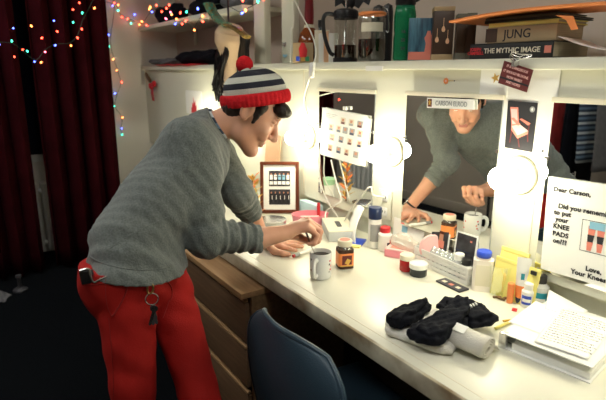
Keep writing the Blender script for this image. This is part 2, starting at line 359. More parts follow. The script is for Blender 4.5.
# column radiators against the end wall
def radiator(x0, n, lab, m, h):
    t = thing('column_radiator', lab, 'radiator', (x0, 4.38, 0), 0)
    for k in range(n):
        bm = prism(rounded(.042, .14, .02, 4), .07, h)
        for v in bm.verts: pass
        o = obj('section', bm, M[m], t); o.location = (k*.068, 0, 0)
    for z in (.12, h-.06): obj('header_pipe', tube([(-.03, 0, z), ((n-1)*.068+.03, 0, z)], .022, 10, sub=1), M[m], t)
    for k in (0, n-1): obj('foot', BX((k*.068, 0, .035), (.03, .1, .07), .004), M[m], t)
    obj('valve', lathe([(0, 0), (.018, 0), (.018, .05), (.028, .05), (.028, .09), (0, .095)], 14, mtx=Matrix.Translation(((n)*.068, 0, .07))), M['steel'], t)
radiator(-2.62, 9, 'grey column radiator seen in the portrait mirror', 'radiator', .52)
radiator(-1.17, 6, 'pale radiator showing in the gap between the curtains', 'radiatorwhite', .60)

# clothes on a rail by the opposite wall (they show in the right-hand mirror)
t = thing('clothes_rail', 'clothes rail seen in the right-hand mirror', 'rail', (-2.62, 2.1, 0))
obj('rail', tube([(0, -.6, 1.62), (0, .6, 1.62)], .014, 12, sub=1), M['steel'], t)
for s in (-1, 1):
    obj('upright', tube([(0, s*.58, .03), (0, s*.58, 1.62)], .014, 12, sub=1), M['steel'], t)
    obj('foot', BX((0, s*.58, .02), (.4, .04, .04), .005), M['steel'], t)
def garment(y, m, L, w, lab, seed):
    rnd = random.Random(seed); a, b = rnd.uniform(0, 6), rnd.uniform(0, 6)
    t = thing('hanging_garment', lab, 'garment', (-2.62, y, 1.62), .08*math.sin(a))
    obj('hanger', tube([(0, 0, .018), (.012, 0, .03), (.02, 0, .012), (0, 0, -.02), (-w/2+.02, 0, -.09), (w/2-.02, 0, -.09), (0, 0, -.02)], .003, 6), M['steel'], t)
    def f(u, v):
        an = 2*PI*u; top = max(0, 1-v*6); rx = w/2*(1-.75*top**2)*(1+.06*math.sin(3*v+a)); ry = .028+.012*v
        k = 1+.16*math.sin(an*5+a+2*v)*min(1, v*3)
        return (rx*math.cos(an)*k, ry*math.sin(an)*k, -.04-L*v-.05*top*abs(math.cos(an)))
    o = obj('cloth', grid(f, 48, 18), M[m], t, 70); thick(o, .003)
garment(2.22, 'garred', .95, .42, 'red garment on the rail in the right-hand mirror', 1)
garment(2.10, 'blackcloth', 1.1, .44, 'black garment between red and plaid ones on the rail', 2)
garment(1.98, 'plaid', .80, .44, 'dark plaid shirt on the rail in the right-hand mirror', 3)
garment(1.86, 'greycloth', .85, .42, 'grey garment right of the plaid shirt on the rail', 4)

# ceiling lamps: the overhead room light, plus two unseen ones added as fill
def ceiling_lamp(x, y, lab):
    t = thing('ceiling_light', lab, 'light', (x, y, 2.699), 0, 'ceiling lamps')
    obj('housing', BX((0, 0, -.03), (.34, 1.0, .06), .006), M['white'], t)
    obj('diffuser', BX((0, 0, -.066), (.30, .96, .016), .004), M['lamp'], t)
ceiling_lamp(-1.0, .15, 'ceiling lamp above the right end of the counter'); ceiling_lamp(-2.1, 1.9, 'added ceiling lamp brightening the clothes rail'); ceiling_lamp(-1.75, 3.2, 'added ceiling fill lamp nearest the maroon curtains')

# white cloth and valve on the dark floor
def crumple(u, v):
    a = 2*PI*u; r = .07*v*(1+.25*math.sin(3*a)+.15*math.sin(7*a+1)); return (r*math.cos(a), r*math.sin(a), .005+.06*(1-v)*(1+.3*math.sin(5*a+4*v))+.012*math.sin(9*a+8*v)*v)
o = obj('floor_cloth', grid(crumple, 40, 10), M['greycloth'], None, 70); put(o, (-1.33, 3.66, 0)); tag(o, 'small pale cloth lying on the dark floor by the curtain', 'cloth')
t = thing('floor_weight', 'small dark weight on the floor below the left curtain', 'weight', (-1.19, 3.74, 0))
obj('base', lathe([(0, 0), (.045, 0), (.047, .012), (.03, .025), (.016, .03), (0, .03)], 20), M['dark'], t)
obj('stem', lathe([(0, .03), (.014, .03), (.012, .09), (.02, .10), (.018, .115), (0, .12)], 14), M['dark'], t)
# ------------------------------------------------------------------ papers on the wall
def wsheet(name, C4, t, m, parent=None, n=(1, 0, 0)):              # corners TL TR BR BL in the room; origin at the middle
    C4 = [Vector(c) for c in C4]; c = sum(C4, Vector())/4
    o = obj(name, plate([p-c for p in C4], t, n), m, parent, 0); o.location = c
    return o, [p-c for p in C4]
def blend(Q, s, t): return (Q[0]*(1-s)+Q[1]*s)*(1-t)+(Q[3]*(1-s)+Q[2]*s)*t
def patch(bm, Q, s0, s1, t0, t1, off, mi=0):                       # a printed rectangle lying on a sheet
    P = [blend(Q, *st)+Vector((-off, 0, 0)) for st in ((s0, t0), (s1, t0), (s1, t1), (s0, t1))]
    return plate(P, .0003, (1, 0, 0), bm, mi)
def sfr(Q): return (Q[1]-Q[0]), (Q[0]-Q[3])
def on_sheet(Q, s, t, off=.0008):
    p = blend(Q, s, t)+Vector((-off, 0, 0)); return basis(p, Q[1]-Q[0], Q[0]-Q[3])

# two portrait sheets over the first mirror
C4 = [onx(325, 110, -.012), onx(370.5, 119, -.012), onx(365.5, 167, -.012), onx(322, 155, -.012)]
o, Q = wsheet('paper_sheet', C4, .0008, M['paper']); tag(o, 'blank white sheet peeking out behind the portrait sheet', 'paper')
C4 = [onx(322.5, 107.5, -.016), onx(368.5, 116, -.016), onx(360, 166, -.016), onx(319.5, 154, -.016)]
o, Q = wsheet('portrait_sheet', C4, .0008, M['paper']); tag(o, 'white sheet printed with rows of small portraits on the mirror', 'paper')
rows = [(.19, [.50, .68, .86]), (.37, [.24, .42, .57, .72, .89]), (.57, [.28, .50, .70, .91]), (.80, [.26, .47, .66, .87])]
bm = new(); rnd = random.Random(4)
for t_, ss in rows:
    for s_ in ss:
        a = rnd.randrange(3); patch(bm, Q, s_-.055, s_+.055, t_-.065, t_+.065, .0005, a)
        patch(bm, Q, s_-.026, s_+.026, t_-.045, t_+.012, .0008, 3); patch(bm, Q, s_-.040, s_+.040, t_+.020, t_+.065, .0008, rnd.choice([4, 5, 1]))
obj('portrait_print', bm, [M['offwhite'], M['grey'], M['tan'], M['skinpic'], M['navy'], M['maroon']], o, 0)
bm = new()
for k in range(3): patch(bm, Q, .10, .36-.04*k, .10+.035*k, .107+.035*k, .0005)
obj('printed_lines', bm, M['grey'], o, 0)
p = onx(346, 109, -.016)
o = obj('paper_clip', BX((0, 0, 0), (.012, .020, .016), .003), M['white']); put(o, p+Vector((-.004, 0, .003))); tag(o, 'white clip holding the portrait sheet to the mirror', 'clip')

# the printed letter on the right-hand mirror
TL, BL = onx(548.5, 176.5, -.014), onx(540.5, 268.5, -.014); dn = (BL-TL).normalized(); rt = Vector((0, dn.z, -dn.y))
TR, BR = TL+rt*.216, BL+rt*.216
o, Q = wsheet('letter', [TL, TR, BR, BL], .0008, M['paper']); tag(o, 'white printed letter with a knee pad picture on the right mirror', 'letter')
def lt(s, x, y, sz, al='CENTER'): return text('lettering', s, sz, on_sheet(Q, x, y), M['ink'], o, al, bold=.0006, wide=1.0, spacing=1.04)
lt('Dear Carson,', .33, .12, .0182); lt('Did you remember', .53, .285, .0192)
for s, y in (('to put', .355), ('your', .425), ('KNEE', .50), ('PADS', .58), ('on???', .655)): lt(s, .235, y, .0190)
lt('Love,', .70, .86, .0190); lt('Your Knees', .64, .93, .0190)
def KX(s): return .50+(s-.44)*.80
def KY(t): return .37+(t-.335)*.86
bm = new()
for s0, s1, t0, t1 in ((.44, .90, .335, .341), (.44, .90, .70, .706), (.44, .446, .335, .706), (.894, .90, .335, .706)): patch(bm, Q, KX(s0), KX(s1), KY(t0), KY(t1), .0006)
obj('picture_border', bm, M['ink'], o, 0)
bm = new()
def leg_(s, m0, m1, sk, w=.055):
    for a, b, mi in ((m0, .50, 0), (.50, .585, 1), (.585, m1, 0)):
        P = [blend(Q, KX(s+sk*((y-.35)/.35)+dx), KY(y))+Vector((-.0009-.0003*mi, 0, 0)) for dx, y in ((-w*(1.15-.4*(a-.35)/.35), a), (w*(1.15-.4*(a-.35)/.35), a), (w*(1.1-.5*(b-.35)/.35), b), (-w*(1.1-.5*(b-.35)/.35), b))]
        plate(P, .0003, (1, 0, 0), bm, mi)
leg_(.61, .40, .69, -.03); leg_(.74, .40, .685, .0)
patch(bm, Q, KX(.56), KX(.80), KY(.345), KY(.43), .0016, 2)
obj('knee_picture', bm, [M['salmon'], M['ink'], M['lblue']], o, 0)

# picture of an armchair
C4 = [onx(508, 100.5, -.006), onx(537.5, 102.8, -.006), onx(532, 152.3, -.006), onx(504.6, 147.5, -.006)]
o, Q = wsheet('picture_card', C4, .002, M['ink']); tag(o, 'black picture card of a salmon armchair above the lamp holder', 'picture')
def poly(bm, pts, off, mi): return plate([blend(Q, s, t)+Vector((-off, 0, 0)) for s, t in pts], .0003, (1, 0, 0), bm, mi)
bm = new()
poly(bm, [(.10, .13), (.38, .12), (.46, .50), (.20, .52)], .0006, 0); poly(bm, [(.13, .17), (.34, .16), (.41, .46), (.22, .48)], .0009, 2)
poly(bm, [(.20, .52), (.50, .47), (.80, .58), (.44, .70)], .0010, 2); poly(bm, [(.20, .52), (.44, .70), (.44, .76), (.20, .60)], .0012, 0); poly(bm, [(.44, .70), (.80, .58), (.80, .64), (.44, .77)], .0012, 0)
poly(bm, [(.16, .36), (.26, .34), (.52, .46), (.44, .50)], .0014, 0); poly(bm, [(.46, .36), (.54, .34), (.86, .42), (.78, .47)], .0014, 0)
for a in ([(.20, .58), (.24, .60), (.20, .88), (.16, .87)], [(.44, .74), (.48, .74), (.56, .94), (.52, .94)], [(.76, .64), (.80, .62), (.84, .80), (.80, .81)], [(.44, .50), (.48, .49), (.46, .70), (.43, .70)], [(.80, .46), (.84, .45), (.80, .60), (.77, .60)]): poly(bm, a, .0008, 1)
obj('armchair_print', bm, [M['salmon'], M['maroon'], M['palepink']], o, 0)
bm = new(); cx, cy = .86, .14
poly(bm, [(cx+.085*math.cos(k*PI/8), cy+.060*math.sin(k*PI/8)) for k in range(16)], .0006, 0)
obj('emblem', bm, M['grey'], o, 0)
text('emblem_letter', '8', .010, on_sheet(Q, cx, cy, .0012), M['paper'], o, bold=.0004)

# white plastic boards behind it
def rsheet(name, u0, v0, u1, v1, x, m, lab, cat, r=.012):
    a, b = onx(u0, v0, x), onx(u1, v1, x); w, h = abs(b.y-a.y), abs(a.z-b.z)
    o = obj(name, prism(rounded(w, h, r), 0, .0022), m, None, 0); o.matrix_world = on_wall((a.y+b.y)/2, (a.z+b.z)/2, x); return tag(o, lab, cat)
b = rsheet('plastic_board', 503, 66, 551, 153, -.0015, M['white'], 'white rounded plastic board behind the armchair picture', 'board')
bm = lathe([(0, 0), (.004, 0), (.004, .001), (0, .001)], 12); o = obj('hole', bm, M['dark'], b); o.location = (.068, -.118, .0025)
rsheet('paper_note', 482, 66.5, 507, 96.5, -.004, M['paper'], 'pale blank note with a gold star beside the dark card', 'paper', .002)
rsheet('tape_note', 366, 66, 383, 71, -.0305, M['paper'], 'small pale note on the ledge edge below the glass jar', 'paper', .002)
# star and flower stickers
st = [(.016*(1 if k % 2 == 0 else .42)*math.cos(PI/2+k*PI/5), .016*(1 if k % 2 == 0 else .42)*math.sin(PI/2+k*PI/5)) for k in range(10)]
p = onx(495.5, 78, -.0065); o = obj('star_sticker', prism(st, 0, .0006), M['gold'], None, 0); o.matrix_world = on_wall(p.y, p.z, -.0065, .3); tag(o, 'gold star sticker on the pale note', 'sticker')
p = onx(446, 81, -.001); t = thing('flower_sticker', 'red flower sticker on the panel above the middle mirror', 'sticker'); t.matrix_world = on_wall(p.y, p.z, -.001)
obj('petals', prism([((.010+.0016*math.cos(8*a))*math.cos(a), (.010+.0016*math.cos(8*a))*math.sin(a)) for a in [2*PI*k/48 for k in range(48)]], 0, .0008), M['orange'], t, 0)
o = obj('centre', prism([(.0035*math.cos(2*PI*k/12), .0035*math.sin(2*PI*k/12)) for k in range(12)], .0008, .0014), M['palepink'], t, 0)
obj('stem', BX((.022, .001, .0004), (.024, .002, .0008)), M['gold'], t, 0); obj('seed', prism([(.036+.002*math.cos(2*PI*k/10), .001+.002*math.sin(2*PI*k/10)) for k in range(10)], 0, .0008), M['ink'], t, 0)

# name plate over the middle mirror
C4 = [onx(427.2, 97.8, -.022), onx(474.2, 99.6, -.022), onx(474, 109.8, -.022), onx(426.8, 107.8, -.022)]
o, Q = wsheet('name_plate', C4, .003, M['paper']); tag(o, 'small white name plate across the top of the middle mirror', 'sign')
text('lettering', 'CARSON ELROD', .0225, on_sheet(Q, .53, .52), M['grey'], o, wide=.80, bold=.0003)
bm = new(); patch(bm, Q, .02, .11, .10, .88, .0005, 0); st2 = [(.065+.040*(1 if k % 2 == 0 else .45)*math.cos(PI/2+k*PI/5), .45-.40*(1 if k % 2 == 0 else .45)*math.sin(PI/2+k*PI/5)) for k in range(10)]
plate([blend(Q, a, b)+Vector((-.001, 0, 0)) for a, b in st2], .0003, (1, 0, 0), bm, 1)
obj('star_print', bm, [M['maroon'], M['gold']], o, 0)

# binder clip holding a dark red card on the ledge edge
C4 = [onx(504.2, 60.5, -.038), onx(533.4, 70, -.038), onx(526.6, 92.4, -.038), onx(498, 83, -.038)]
o, Q = wsheet('quote_card', C4, .0012, M['maroon']); tag(o, 'dark red card with pale typed lines hanging from a clip', 'card')
for s, y in (('IT IS DANGEROUS', .17), ('IT SHOULD BE DONE', .40), ('HOW SWEET', .62), ('AND HOPES', .83)): text('lettering', s, .0105, on_sheet(Q, .50, y), M['palepink'], o, wide=.85)
bm = new(); patch(bm, Q, .0, 1., .68, .76, .0004); obj('dark_band', bm, M['ink'], o, 0)
p = onx(515.5, 63, -.044); t = thing('binder_clip', 'silver binder clip biting the dark red card at the ledge', 'clip', p)
obj('jaw', prism([(-.006, -.010), (.006, -.010), (.002, .012), (-.002, .012)], -.012, .012), M['steel'], t).rotation_euler = (PI/2, 0, PI/2)
for s in (-1, 1): obj('wire_handle', tube([(-.003, .008*s, .006), (-.010, .010+.004*s, .018), (-.014, .002, .026+.003*s), (-.014, -.02, .020+.004*s), (-.012, -.045-.01*s, .022), (-.012, -.05, .016), (-.008, -.025, .012), (-.003, -.004, .006)], .0012, 6), M['steel'], t)

# red leaf card and ornament at the left of the panel
b = rsheet('leaf_card', 185.5, 90, 203, 116, -.0003, M['paper'], 'rounded white card with a red flame shaped leaf', 'card', .02)
lf = [(-.05, -.07), (-.055, -.02), (-.035, -.03), (-.03, .02), (-.012, .0), (0, .07), (.012, .015), (.035, .04), (.032, -.01), (.055, -.0), (.045, -.07)]
o = obj('leaf_print', prism([(x*.9, y*.8-.015) for x, y in lf], .0022, .003), M['redp'], b, 0)
t = thing('hanging_bow', 'red satin bow hanging on a wooden peg below the ledge', 'ornament', onx(150, 80, -.03))
obj('peg', BX((0, .05, .02), (.02, .12, .028), .004, (.5, 0, 0)), M['wood'], t)
bm = new()
for s in (-1, 1): bmesh.ops.create_uvsphere(bm, u_segments=14, v_segments=10, radius=1, matrix=Matrix.Translation((0, -.05+s*.035, -.04-.01*s)) @ Euler((.5*s, 0, 0)).to_matrix().to_4x4() @ Matrix.Diagonal((.018, .038, .024, 1)))
obj('bow', bm, M['redcloth'], t)
for s in (-1, 1): obj('ribbon_tail', tube([(0, -.05, -.045), (-.006, -.05+s*.016, -.10), (0, -.05+s*.014, -.165)], .011, 8, flat=.3), M['redcloth'], t)

# peach board and pale tub behind the picture frame
a = onx(262, 138, -.03); o = obj('peach_card', BX((0, 0, .18), (.003, .15, .36)), M['peach']); put(o, (-.045, 2.34, .762), rot=(0, .10, 0)); tag(o, 'tall peach card leaning on the wall behind the frame', 'card')

# ------------------------------------------------------------------ white cords
t = tag(obj('power_cable', tube([(-.06, 2.13, 2.70), (-.055, 2.12, 1.9), ond(314, 40, 2.15), ond(313, 66, 2.05), ond(309, 80, 2.05), onx(304, 100, -.02), onx(309, 118, -.02), onx(319, 150, -.02), onx(320, 178, -.02), onx(327, 200, -.03), onz(341, 222, .78)], .003, 8), M['cord']), 'white power cord hanging down past the ledge to the counter', 'cord')
sw = obj('cord_switch', BX((0, 0, 0), (.016, .022, .06), .005), M['white'], None); sw.location = ond(312, 70, 2.055); sw.rotation_euler = (0, .15, .2); sw.parent = t
tag(obj('string_light_cord', tube([(-.02, 2.24, 2.70), onx(293, 4, -.02), onx(291, 30, -.02), onx(290.5, 64, -.03)], .0025, 8), M['cord']), 'thin white cord lying down the wide shelf post', 'cord')
tag(obj('outlet_cord', tube([(-.012, 1.478, .955), (-.05, 1.50, .965), onx(370, 187, -.06), onx(360, 198, -.06), onx(352, 208, -.05), onz(341, 226, .775), onz(333, 230, .766)], .0035, 8), M['cord']), 'white cord arching from the power outlet to the counter', 'cord')
tag(obj('looped_cord', tube([onx(331, 160, -.03), onx(337, 185, -.03), onx(341, 200, -.03), onx(334, 206, -.05), onx(326, 212, -.05), onz(326, 226, .79), onz(333, 228, .80), onz(338, 222, .78)], .0035, 8), M['cord']), 'coiled white cord across the foot of the portrait mirror', 'cord')

# ------------------------------------------------------------------ string lights
def light_string(lab, path, bulbs, r=.0018, sz=.0055):
    t = thing('light_string', lab, 'string lights', path[0])
    o0 = Vector(path[0]); obj('wire', tube([Vector(p)-o0 for p in path], r, 6, sub=3), M['wire'], t)
    rnd = random.Random(len(bulbs))
    pr = {}
    for i, (p, c) in enumerate(bulbs):
        if c not in pr:
            pr[c] = obj('light_bulb', lathe([(0, 0), (sz*.55, 0), (sz, sz*.9), (sz*.8, sz*2), (0, sz*2.9)], 8), M['l'+c], t); b = pr[c]
        else: b = pr[c].copy(); COL.objects.link(b)
        b.location = Vector(p)-o0; b.rotation_euler = (rnd.uniform(0, 3.1), rnd.uniform(-1, 1), 0); b.parent = t
pts = [(0, 45, 'b'), (13, 28, 'b'), (12, 42, 'g'), (14.5, 57, 'r'), (22.5, 50, 'r'), (28, 52, 'g'), (32, 27, 'o'), (41, 38.5, 'r'), (34, 62, 'b'), (40.5, 63, 'o'), (45, 52, 'p'), (53.5, 20.5, 'b'), (55, 46, 'b'), (58, 32, 'r'), (71, 45, 'o'), (73, 23, 'g'), (77, 37, 'r'), (82.5, 14, 'g'), (82, 30, 'r'), (94, 9, 'o'), (79, 2, 'r'), (73, 10, 'r')]
B = [(ony(u, v, 3.93), c) for u, v, c in pts]
xs = [(-2.9, 'r'), (-2.75, 'b'), (-2.6, 'g'), (-2.42, 'o'), (-2.25, 'b'), (-2.1, 'r')]
path = [(-2.95, 3.93, 1.72), (-2.5, 3.93, 1.62), (-2.02, 3.93, 1.78), (-1.98, 3.93, 1.72)]+[ony(u, v, 3.935) for u, v in ((-60, 40), (0, 42), (14, 44), (24, 52), (36, 60), (45, 50), (56, 44), (70, 43), (78, 34), (82, 22), (88, 10), (96, -6), (104, -20))]
light_string('coloured string lights drooping across the maroon curtains', path, B+[(Vector((x, 3.925, 1.70+.06*math.sin(9*x))), c) for x, c in xs])
light_string('short light string hanging on the wall beyond the curtains', [(-2.075, 4.46, 1.9), (-2.085, 4.46, 1.5), (-2.08, 4.46, 1.1)], [(Vector((-2.08, 4.452, z)), c) for z, c in ((1.70, 'r'), (1.55, 'b'), (1.33, 'g'), (1.24, 'b'), (1.15, 'r'))])
vp = [(112, -8), (114.5, 5), (113, 20), (111, 33), (111, 47), (115, 62), (118, 72), (121, 83), (117, 95), (115, 107), (122, 117), (121, 130), (123, 136)]
light_string('light string hanging straight down the white wall beside the curtain', [ony(u, v, 4.47) for u, v in vp], [(ony(u-.5, v, 4.462), c) for u, v, c in ((113, 6, 'b'), (109, 34, 'b'), (109.5, 46.5, 'g'), (113.5, 60, 'o'), (117, 70, 'o'), (122.5, 83, 'r'), (115, 94, 'b'), (114, 106, 'g'), (123.5, 117, 'o'), (122, 128, 'b'), (123, 135, 'g'))])
hp = [(114, 3, 'r'), (118.5, 4.5, 'o'), (117.5, 11, 'g'), (122, 17, 'r'), (128, 18.5, 'r'), (131, 24, 'g'), (134.5, 14, 'b'), (139, 24, 'o'), (141, 21, 'o'), (146, 24.5, 'r'), (149, 10, 'o'), (151, 8, 'o'), (152, 12.5, 'b'), (157, 6, 'r'), (165, 18, 'p'), (167, 9, 'r'), (169, 4, 'r'), (172, 14, 'o'), (176, 19, 'o'), (175, 24.5, 'b'), (182, 24, 'r'), (185, 21, 'r'), (187, 11, 'g'), (194, 29.5, 'o'), (198, 10, 'b'), (202, 15, 'o'), (202, 21, 'r'), (170, 12, 'p'), (162, 11, 'r'), (180, 14, 'r'), (241, 14, 'b'), (243, 1.5, 'r'), (245.5, 9, 'o'), (258, 3, 'g'), (262, -2, 'r')]
def shelf_edge(u, v, x): return onx(u, v, x) if u > 141 else ony(u, v, min(4.46, 4.46-.0*u))
path = [shelf_edge(u, v, -.045) for u, v in ((106, 2), (116, 5), (121, 15), (132, 20), (142, 23), (152, 10), (160, 9), (168, 6), (172, 17), (177, 22), (185, 20), (190, 24), (194, 28), (200, 18), (207, 12), (216, 4), (228, 6), (240, 12), (246, 9), (257, 3), (266, -6))]
light_string('tangled coloured string lights along the upper shelf front', path, [(shelf_edge(u, v, -.05), c) for u, v, c in hp], sz=.0065)

# ------------------------------------------------------------------ things on the upper shelf and in the cubby below
def lump(name, m, loc, s, lab, cat, seed, rz=0):
    bm = new(); bmesh.ops.create_uvsphere(bm, u_segments=36, v_segments=20, radius=1); a = seed*1.7
    for v in bm.verts:
        x, y, z = v.co; k = 1+.13*math.sin(4*x+a)*math.cos(3*y+a)+.07*math.sin(9*y+5*z+a)+.04*math.sin(14*x+3*a)
        v.co = (math.copysign(abs(x)**.75, x)*s[0]*k, math.copysign(abs(y)**.75, y)*s[1]*k, max(-.0, (z*.5+.5))*s[2]*(k if z > -.6 else 1))
    o = obj(name, bm, M[m]); put(o, loc, rz); return tag(o, lab, cat)
SH = 1.7935
lump('folded_garment', 'blackcloth', (.13, 4.10, SH), (.09, .20, .14), 'dark bundle at the left end of the upper shelf', 'clothing', 1)
lump('folded_garment', 'blackcloth', (.12, 3.35, SH), (.10, .24, .13), 'dark bundle in the middle of the upper shelf', 'clothing', 2)
lump('folded_garment', 'greycloth', (.12, 2.88, SH), (.10, .16, .09), 'grey bundle at the right end of the upper shelf', 'clothing', 3)
LZ = 1.4845
lump('folded_garment', 'blackcloth', (.10, 3.50, LZ), (.09, .32, .095), 'black garment folded on the ledge beside the wig', 'clothing', 4)
lump('folded_garment', 'greycloth', (.09, 4.17, LZ), (.10, .22, .055), 'flat grey garment folded at the left end of the ledge', 'clothing', 5)
o = obj('red_cloth', thick_bm := grid(lambda u, v: (-.035+.0+.09*v-.012*(v < .1), 3.3+.75*u, LZ+.004+.003*math.sin(20*u)), 24, 4), M['redcloth'], None); thick(o, .004); tag(o, 'strip of red cloth lying along the ledge front', 'cloth')
o = obj('dark_box', BX((0, 0, .04), (.09, .16, .08), .006), M['dark']); put(o, (.245, 3.95, LZ)); tag(o, 'small dark box at the back of the ledge', 'box')

# pale form with a black wig and a sequined band
W0 = Vector((-.10, 2.60, 1.60))
t = thing('wig_form', 'pale display form with long black hair and sequined band', 'wig stand', W0)
def wq(u, v, x=-.10): return onx(u, v, x)-W0
prof = [(232, 26, .055), (231, 33, .085), (231, 42, .088), (231, 52, .066), (231, 62, .046), (231, 74, .040), (231, 84, .042)]
pp = [wq(u, v) for u, v, r in prof]; rr = [r for *_, r in prof]
obj('form', tube(pp, lambda s: max(.01, np.interp(s, np.linspace(0, 1, len(rr)), rr)), 24, sub=5), M['tan'], t)
rnd = random.Random(11)
def lock(a, r): return tube(a, lambda s: r*(1-.75*s**2), 6, sub=5)
bm = new()
for k in range(46):
    q = rnd.random(); u0 = 221+6*q; v0 = rnd.uniform(40, 56); L_ = rnd.uniform(28, 46); x = rnd.uniform(-.15, -.08); ph = rnd.uniform(0, 6)
    tube([wq(u0+3*(1-q)-.5, v0-6, x), wq(u0, v0+4, x), wq(u0-3+2*math.sin(ph), v0+L_*.4, x), wq(u0-5+2*math.sin(ph+2), v0+L_*.7, x), wq(u0-7+5*q+2*math.sin(ph+4), v0+L_, x)], lambda s: .014*(1-.6*s**2), 6, bm, sub=5)
obj('hair_fall', bm, M['wig'], t)
bm = new()
for k in range(26):
    q = rnd.random(); u0 = 239+6*q; x = rnd.uniform(-.08, -.05); ph = rnd.uniform(0, 6)
    tube([wq(u0+3, 34+4*q, x), wq(u0+2, 46, x), wq(u0+1+math.sin(ph), 60, x), wq(u0-2+math.sin(ph+2), 74, x), wq(u0-5+1.5*math.sin(ph+4), 88, x)], lambda s: .014*(1-.6*s**2), 6, bm, sub=5)
obj('hair_fall', bm, M['wig'], t)
band = [(209, 4), (213, 13), (219, 20), (227, 25), (236, 29), (247, 37)]
obj('sequin_band', tube([wq(u, v, -.16) for u, v in band[:4]], .034, 10, flat=.4), M['sequin'], t)
obj('sequin_band', tube([wq(u, v, -.19) for u, v in band[3:]], .024, 10, flat=.4), M['goldseq'], t)
obj('hook_cord', tube([wq(232, 26), wq(228, 8), (.0, .0, 1.10)], .006, 6), M['black'], t)

# ------------------------------------------------------------------ bottles, jars and books on the ledge
def shelf_pt(u, x=.06): p = onx(u, 62, x); return Vector((x, p.y, LZ))
t = thing('perfume_bottle', 'tiny clear perfume bottle with a blue heart on the ledge', 'bottle', shelf_pt(285, .02)); a = toward_cam(t.location); t.rotation_euler = (0, 0, a)
obj('body', lathe([(0, 0), (.024, 0), (.026, .006), (.026, .055), (.012, .066), (.011, .08), (0, .08)], 20), M['glass'], t)
obj('cap', lathe([(0, .08), (.013, .08), (.013, .10), (0, .102)], 14), M['steel'], t)
o = obj('heart_print', prism([(.012*math.sin(q)**3, .0105*(13*math.cos(q)-5*math.cos(2*q)-2*math.cos(3*q)-math.cos(4*q))/16) for q in [2*PI*k/24 for k in range(24)]], 0, .001), M['lblue'], t, 0); o.location = (0, -.027, .035); o.rotation_euler = (PI/2, 0, 0)
p = shelf_pt(303, .0); t = thing('wooden_box', 'small wooden box with a red figure on its face', 'box', p, toward_cam(p))
obj('body', BX((0, 0, .045), (.095, .05, .09), .003), M['cardboard'], t)
obj('figure', prism([(-.014, -.03), (.016, -.03), (.020, 0), (.008, .032), (-.006, .036), (-.020, .008)], 0, .004), M['redp'], t).matrix_local = basis((.0, -.0255, .055), (1, 0, 0), (0, 0, 1))
for x, m in ((-.024, 'blue'), (0, 'gold'), (.02, 'green')): obj('patch', BX((x, -.026, .018), (.018, .004, .022), .002), M[m], t)
p = shelf_pt(309, .09); t = thing('liquor_bottle', 'amber liquor bottle with dark red wax over its neck', 'bottle', p)
obj('body', lathe([(0, 0), (.052, 0), (.055, .01), (.055, .10), (.048, .135), (.026, .165), (.020, .185), (.019, .20), (0, .20)], 28), M['amber'], t)
obj('wax_cap', lathe([(.0225, .185), (.023, .23), (.020, .29), (.0215, .30), (.0215, .322), (0, .325)], 24), M['wax'], t)
obj('collar_label', lathe([(.0265, .165), (.0225, .18)], 24), M['offwhite'], t)
p = shelf_pt(321, .10); t = thing('dark_bottle', 'slim dark bottle right of the waxed liquor bottle', 'bottle', p)
obj('body', lathe([(0, 0), (.034, 0), (.036, .01), (.036, .11), (.014, .15), (.013, .17), (0, .17)], 24), M['darkjam'], t); obj('cap', lathe([(0, .165), (.016, .165), (.016, .195), (0, .197)], 18), M['black'], t)
for k, (u, x, w, h, m, lab) in enumerate(((322, .06, .07, .145, 'offwhite', 'cream card standing left of the coffee press'), (328, .07, .09, .13, 'paper', 'white card standing behind the coffee press handle'), (326, .035, .022, .135, 'peach', 'narrow peach card by the coffee press handle'))):
    p = shelf_pt(u, x); o = obj('greeting_card', BX((0, 0, h/2), (w, .006, h), .001, (.05, 0, 0)), M[m]); put(o, p, toward_cam(p)-.2); tag(o, lab, 'card')
# coffee press
p = shelf_pt(345, .06); t = thing('coffee_press', 'glass coffee press with black handle and lid', 'coffee press', p, toward_cam(p))
obj('beaker', lathe([(.0, .003), (.046, .003), (.049, .01), (.049, .185), (.052, .195)], 32), M['glass'], t)
obj('coffee', lathe([(0, .004), (.0465, .004), (.0475, .012), (.0475, .072), (0, .072)], 28), M['coffee'], t)
obj('lid', lathe([(.0, .222), (.04, .220), (.053, .212), (.055, .196), (.054, .190), (0, .19)], 32), M['black'], t)
obj('plunger_rod', tube([(0, 0, .05), (0, 0, .262)], .0035, 8, sub=1), M['steel'], t)
obj('plunger_knob', lathe([(0, .255), (.010, .257), (.016, .270), (.011, .284), (0, .288)], 18), M['black'], t)
obj('handle', tube([(-.048, 0, .198), (-.085, -.005, .200), (-.098, -.005, .17), (-.088, -.005, .10), (-.068, -.005, .045), (-.05, -.0, .03)], .009, 10), M['black'], t)
obj('base_ring', lathe([(.05, .0), (.053, .0), (.053, .018), (.05, .018)], 32), M['black'], t)
obj('frame_strap', lathe([(.0505, .18), (.0525, .18), (.0525, .19), (.0505, .19)], 32), M['black'], t)
# the bat-like puppet above it
p = onx(352, 2, .12); t = thing('bat_ornament', 'black bat shaped ornament hanging above the coffee press', 'ornament', p, toward_cam(p))
w = [(-.075, .03), (-.04, .05), (0, .035), (.04, .05), (.09, .035), (.075, -.015), (.05, -.0), (.03, -.028), (.0, -.012), (-.025, -.03), (-.045, -.005), (-.075, -.02)]
o = obj('wings', prism(w, -.004, .004), M['black'], t); o.rotation_euler = (PI/2, 0, 0)
obj('body', lathe([(0, -.03), (.014, -.015), (.016, .01), (.010, .03), (.012, .045), (0, .055)], 14), M['black'], t)
obj('thread', tube([(0, 0, .05), (0, 0, 2.70-p.z)], .001, 5, sub=1), M['black'], t)
